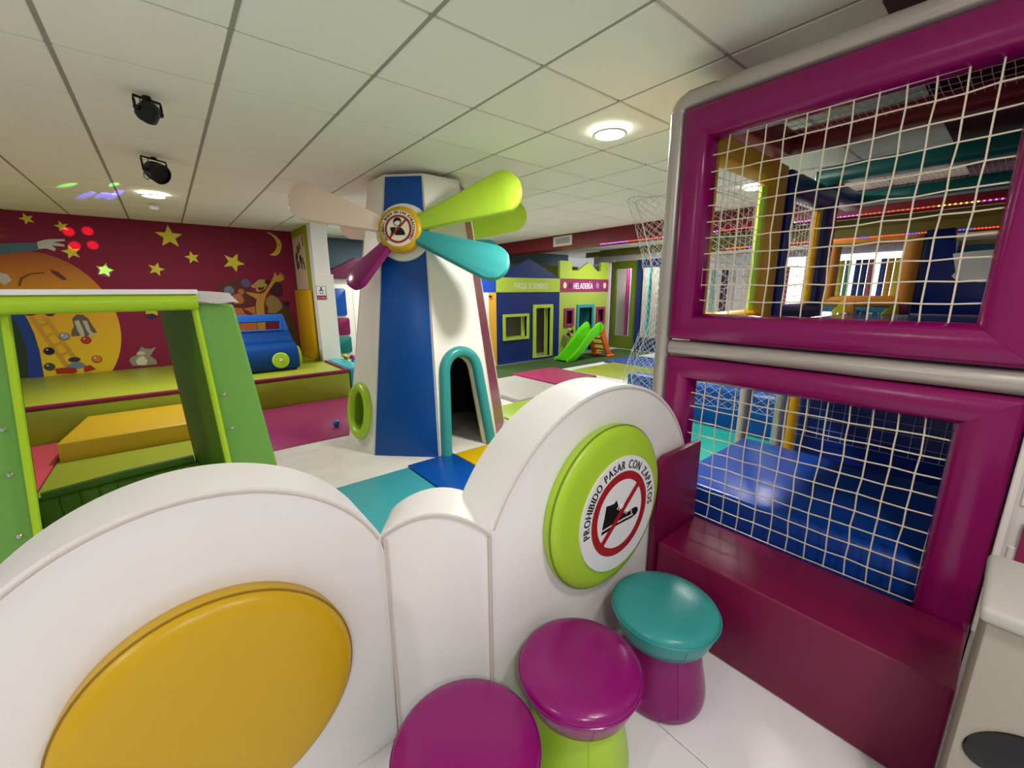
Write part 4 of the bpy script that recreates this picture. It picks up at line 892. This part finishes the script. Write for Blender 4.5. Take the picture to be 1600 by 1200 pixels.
for y in (y0 - .02, y1 + .02):
    F_ = frame((0, y, 0), (1, 0, 0), (0, 0, 1), (0, -1, 0))
    obj('ladder_leg', prism([(8.36, .56), (8.46, .72), (8.40, .79), (8.34, .78)], -.015, .015, F_), slide_m, sl)
    obj('ladder_leg', prism([(8.38, .50), (8.62, .014), (8.82, .014), (8.84, .05), (8.74, .09), (8.46, .70)], -.02, .02, F_, bev=.006), orange_m, sl)
    obj('ladder_foot', bx(8.58, 8.86, y - .07, y + .07, .013, .05, .015, 2), orange_m, sl)
for i, (x, z) in enumerate(((8.66, .17), (8.60, .30), (8.54, .43), (8.48, .55))): obj('ladder_rung', bx(x - .05, x + .05, y0 - .01, y1 + .01, z - .02, z + .02, .01, 2), orange_m, sl)
# glass doors -----------------------------------------------------------------
for nm, y0_, y1_, m, lb in (('door_1', 4.00, 4.72, M('door_green', '#5a6a1a', .4), 'olive green framed glass door beside the playhouses'), ('door_2', 3.22, 3.95, M('door_navy', '#142a5c', .4), 'navy framed glass door beside the green one')):
    FDr = frame((10.0, 0, 0), (0, -1, 0), (0, 0, 1), (-1, 0, 0))
    d_ = tag(obj(nm, prism(rect(-y1_, -y0_, .02, 2.25), -.04, .04, FDr, holes=[rect(-y1_ + .12, -y0_ - .12, .36, 2.06)[::-1]]), m, loc=(10.0, y0_, .02)), kind='structure', label=lb)
    gl = bpy.data.materials.get('door_glass')
    if not gl:
        gl = bpy.data.materials.new('door_glass'); gl.use_nodes = True; b_ = gl.node_tree.nodes['Principled BSDF']; b_.inputs['Transmission Weight'].default_value = 1; b_.inputs['Roughness'].default_value = .02; b_.inputs['IOR'].default_value = 1.1; b_.inputs['Base Color'].default_value = (.95, .97, 1, 1)
    obj('pane', prism(rect(-y1_ + .12, -y0_ - .12, .36, 2.06), -.004, .004, FDr), gl, d_)
    obj('door_handle', tb([(9.95, y0_ + .10, .95), (9.93, y0_ + .10, 1.0), (9.93, y0_ + .10, 1.15), (9.95, y0_ + .10, 1.2)], .01, 8), chrome_m, d_)
tag(obj('wall_doors', prism([(-5.2, 0), (-4.73, 0), (-4.73, 2.27), (-3.21, 2.27), (-3.21, 0), (-1.0, 0), (-1.0, CEIL - .01), (-5.2, CEIL - .01)], -.04, .0, frame((10.02, 0, 0), (0, -1, 0), (0, 0, 1), (-1, 0, 0))), M('door_wall', '#b4b0b4', .6), loc=(10, 3, 0)), kind='structure', label='pale wall around the glass doors')
tag(obj('trim_olive_strip', bx(9.93, 9.975, 1.1, 5.6, 2.40, CEIL - .035), olive_p, loc=(9.95, 3, 2.4)), kind='structure', label='olive strip along the top of the wall with the glass doors')
brk = M('bright_brick', '#cfcac2', .7); nt = brk.node_tree; bt = nt.nodes.new('ShaderNodeTexBrick'); tcb = nt.nodes.new('ShaderNodeTexCoord'); mpb = nt.nodes.new('ShaderNodeMapping')
mpb.inputs['Rotation'].default_value = (PI / 2, 0, PI / 2); nt.links.new(tcb.outputs['Object'], mpb.inputs[0]); nt.links.new(mpb.outputs[0], bt.inputs[0]); bt.inputs['Scale'].default_value = 3
bt.inputs['Color1'].default_value = rgb('#dcd6cc'); bt.inputs['Color2'].default_value = rgb('#c8c2b8'); bt.inputs['Mortar'].default_value = rgb('#8c867c'); nt.links.new(bt.outputs[0], nt.nodes['Principled BSDF'].inputs[0])
tag(obj('wall_outside', bx(11.4, 11.5, 3.3, 6, 0, 2.5), brk, loc=(11.4, 4, 0)), kind='structure', label='white brick wall beyond the glass doors')
for y, c, n_ in ((4.80, '#7a1848', 'plum'), (4.68, '#9ab0b8', 'pale grey'), (4.12, '#3aa0a0', 'teal')):
    t = thing('padded_post', n_ + ' padded post behind the glass doors', 'post', (10.8, y, 0)); obj('foam_sleeve', tb([(10.8, y, .001), (10.8, y, 1.2), (10.8, y, 2.1)], .05, 12), M('post_' + n_.replace(' ', '_'), c, .4), t)
downlight(10.5, 4.5, 'added lamp lighting the wall beyond the glass doors', 70)  # added fill lamp, brightens the brick wall behind the panes
downlight(9.3, .3, 'round ceiling lamp beyond the net curtain at the far end', 14)

# ================================================================== PAR SPOTS AND LED STRIPS
def par(label, x, y, tilt, yaw, arm):
    t = thing('spotlight', label, 'spotlight', (x, y, CEIL - .25), 'black ceiling spotlights')
    z = CEIL - .03; k_ = arm; hz = z - .115 * k_
    T = Matrix.Translation((x, y, hz)) @ Matrix.Scale(k_, 4) @ Matrix.Rotation(yaw, 4, 'Z') @ Matrix.Rotation(tilt, 4, 'Y')
    obj('can', lt([(0, .075), (.05, .072), (.072, .055), (.086, .0), (.088, -.07), (.080, -.074), (.078, -.05), (0, -.045)], T, 28), black_m, t)
    c, s = k_ * math.cos(yaw + PI / 2), k_ * math.sin(yaw + PI / 2)
    a = [(x + c * .105, y + s * .105, hz), (x + c * .108, y + s * .108, z - .01), (x - c * .108, y - s * .108, z - .01), (x - c * .105, y - s * .105, hz)]
    obj('bracket', tb([a[0], (a[1][0], a[1][1], a[1][2] - .02), a[1], a[2], (a[2][0], a[2][1], a[2][2] - .02), a[3]], .007, 6), black_m, t)
    obj('mount', lt([(0, 0), (.02, 0), (.02, -.012), (0, -.012)], Matrix.Translation((x, y, z + .004)), 12), black_m, t)
    for g in (1, -1): obj('knob', lt([(0, -.012), (.012, -.012), (.012, .012), (0, .012)], Matrix.Translation((x + c * .1 * g, y + s * .1 * g, hz)) @ Matrix.Rotation(PI / 2, 4, 'X'), 10), black_m, t)
    obj('cable', tb([(x - .03, y, z), (x - .05 * k_, y + .02, hz + .05 * k_), (x - .085 * k_, y + .03, hz - .01), (x - .09 * k_, y + .03, hz - .05 * k_), (x - .07 * k_, y + .02, hz - .075 * k_), (x - .05 * k_, y + .01, hz - .06 * k_), (x - .04 * k_, y, hz)], .003, 6), black_m, t)
    return t
par_a = par('nearer black spotlight hung from the ceiling by a bracket', .91, .93, 1.0, -1.1, .58)
par_b = par('farther black spotlight hung close to the bright ceiling lamp', .92, 2.24, 1.1, 2.2, .85)
def beam_(tgt, col_, e, size, src=(1.0, 2.36, CEIL - .16)):
    ld = bpy.data.lights.new('beam', 'SPOT'); ld.energy = e; ld.color = col_; ld.spot_size = math.radians(size); ld.spot_blend = .5; ld.shadow_soft_size = .004
    o = bpy.data.objects.new('beam', ld); COL.objects.link(o); o.parent = par_b
    d = Vector(tgt) - Vector(src); o.rotation_euler = d.to_track_quat('-Z', 'Y').to_euler(); o.location = Vector(src) - Vector((.92, 2.24, CEIL - .25))
for u, z in ((-.044, 2.331), (.145, 2.355), (-.013, 2.151), (.166, 2.17)): beam_((u, 6.15, z), (1, .03, .08), 1800, 1.9)
beam_((.235, 6.15, 1.82), (.15, .5, 1), 1200, 2.4)
for (x, y), c in (((.30, 3.85), (.1, 1, .1)), ((.635, 3.56), (.1, 1, .1)), ((.381, 4.30), (.12, .1, 1)), ((.506, 4.2), (.12, .1, 1)), ((.581, 4.2), (.12, .1, 1)), ((.637, 3.96), (.12, .1, 1))):
    beam_((x, y, CEIL - .028), c, 500 if c[1] > .5 else 1000, 2.6, (1.0, 2.36, CEIL - .32))
ledc = [M('led_red', '#ff2a10', .5, emit=8), M('led_blue', '#3a30ff', .5, emit=8), M('led_violet', '#d040ff', .5, emit=8), M('led_amber', '#ffb040', .5, emit=8)]
def led(label, x, z, ya, yb, n, pat):
    t = thing('led_strip', label, 'light strip', (x, (ya + yb) / 2, z)); bm = bmesh.new()
    for i in range(n):
        y = ya + (yb - ya) * i / (n - 1); nb = len(bm.faces)
        bmesh.ops.create_icosphere(bm, subdivisions=1, radius=.007, matrix=Matrix.Translation((x - .01, y, z)))
        bm.faces.ensure_lookup_table()
        for f in bm.faces[nb:]: f.material_index = pat(i)
    o = obj('led_dots', bm, ledc, t); tag(o, kind='stuff')
    obj('strip', bx(x - .004, x + .002, min(ya, yb), max(ya, yb), z - .006, z + .006), M('strip_clear', '#9a9490', .4), t)
led('upper coloured light strip along the dark red beam', 6.84, 2.30, 2.6, -2.2, 130, lambda i: (2, 2, 0, 0, 3)[(i // 8) % 5])
led('lower red and blue light strip along the olive soffit', 7.192, 2.09, .6, -2.4, 120, lambda i: 1 if (i // 4) % 4 == 3 else 0)
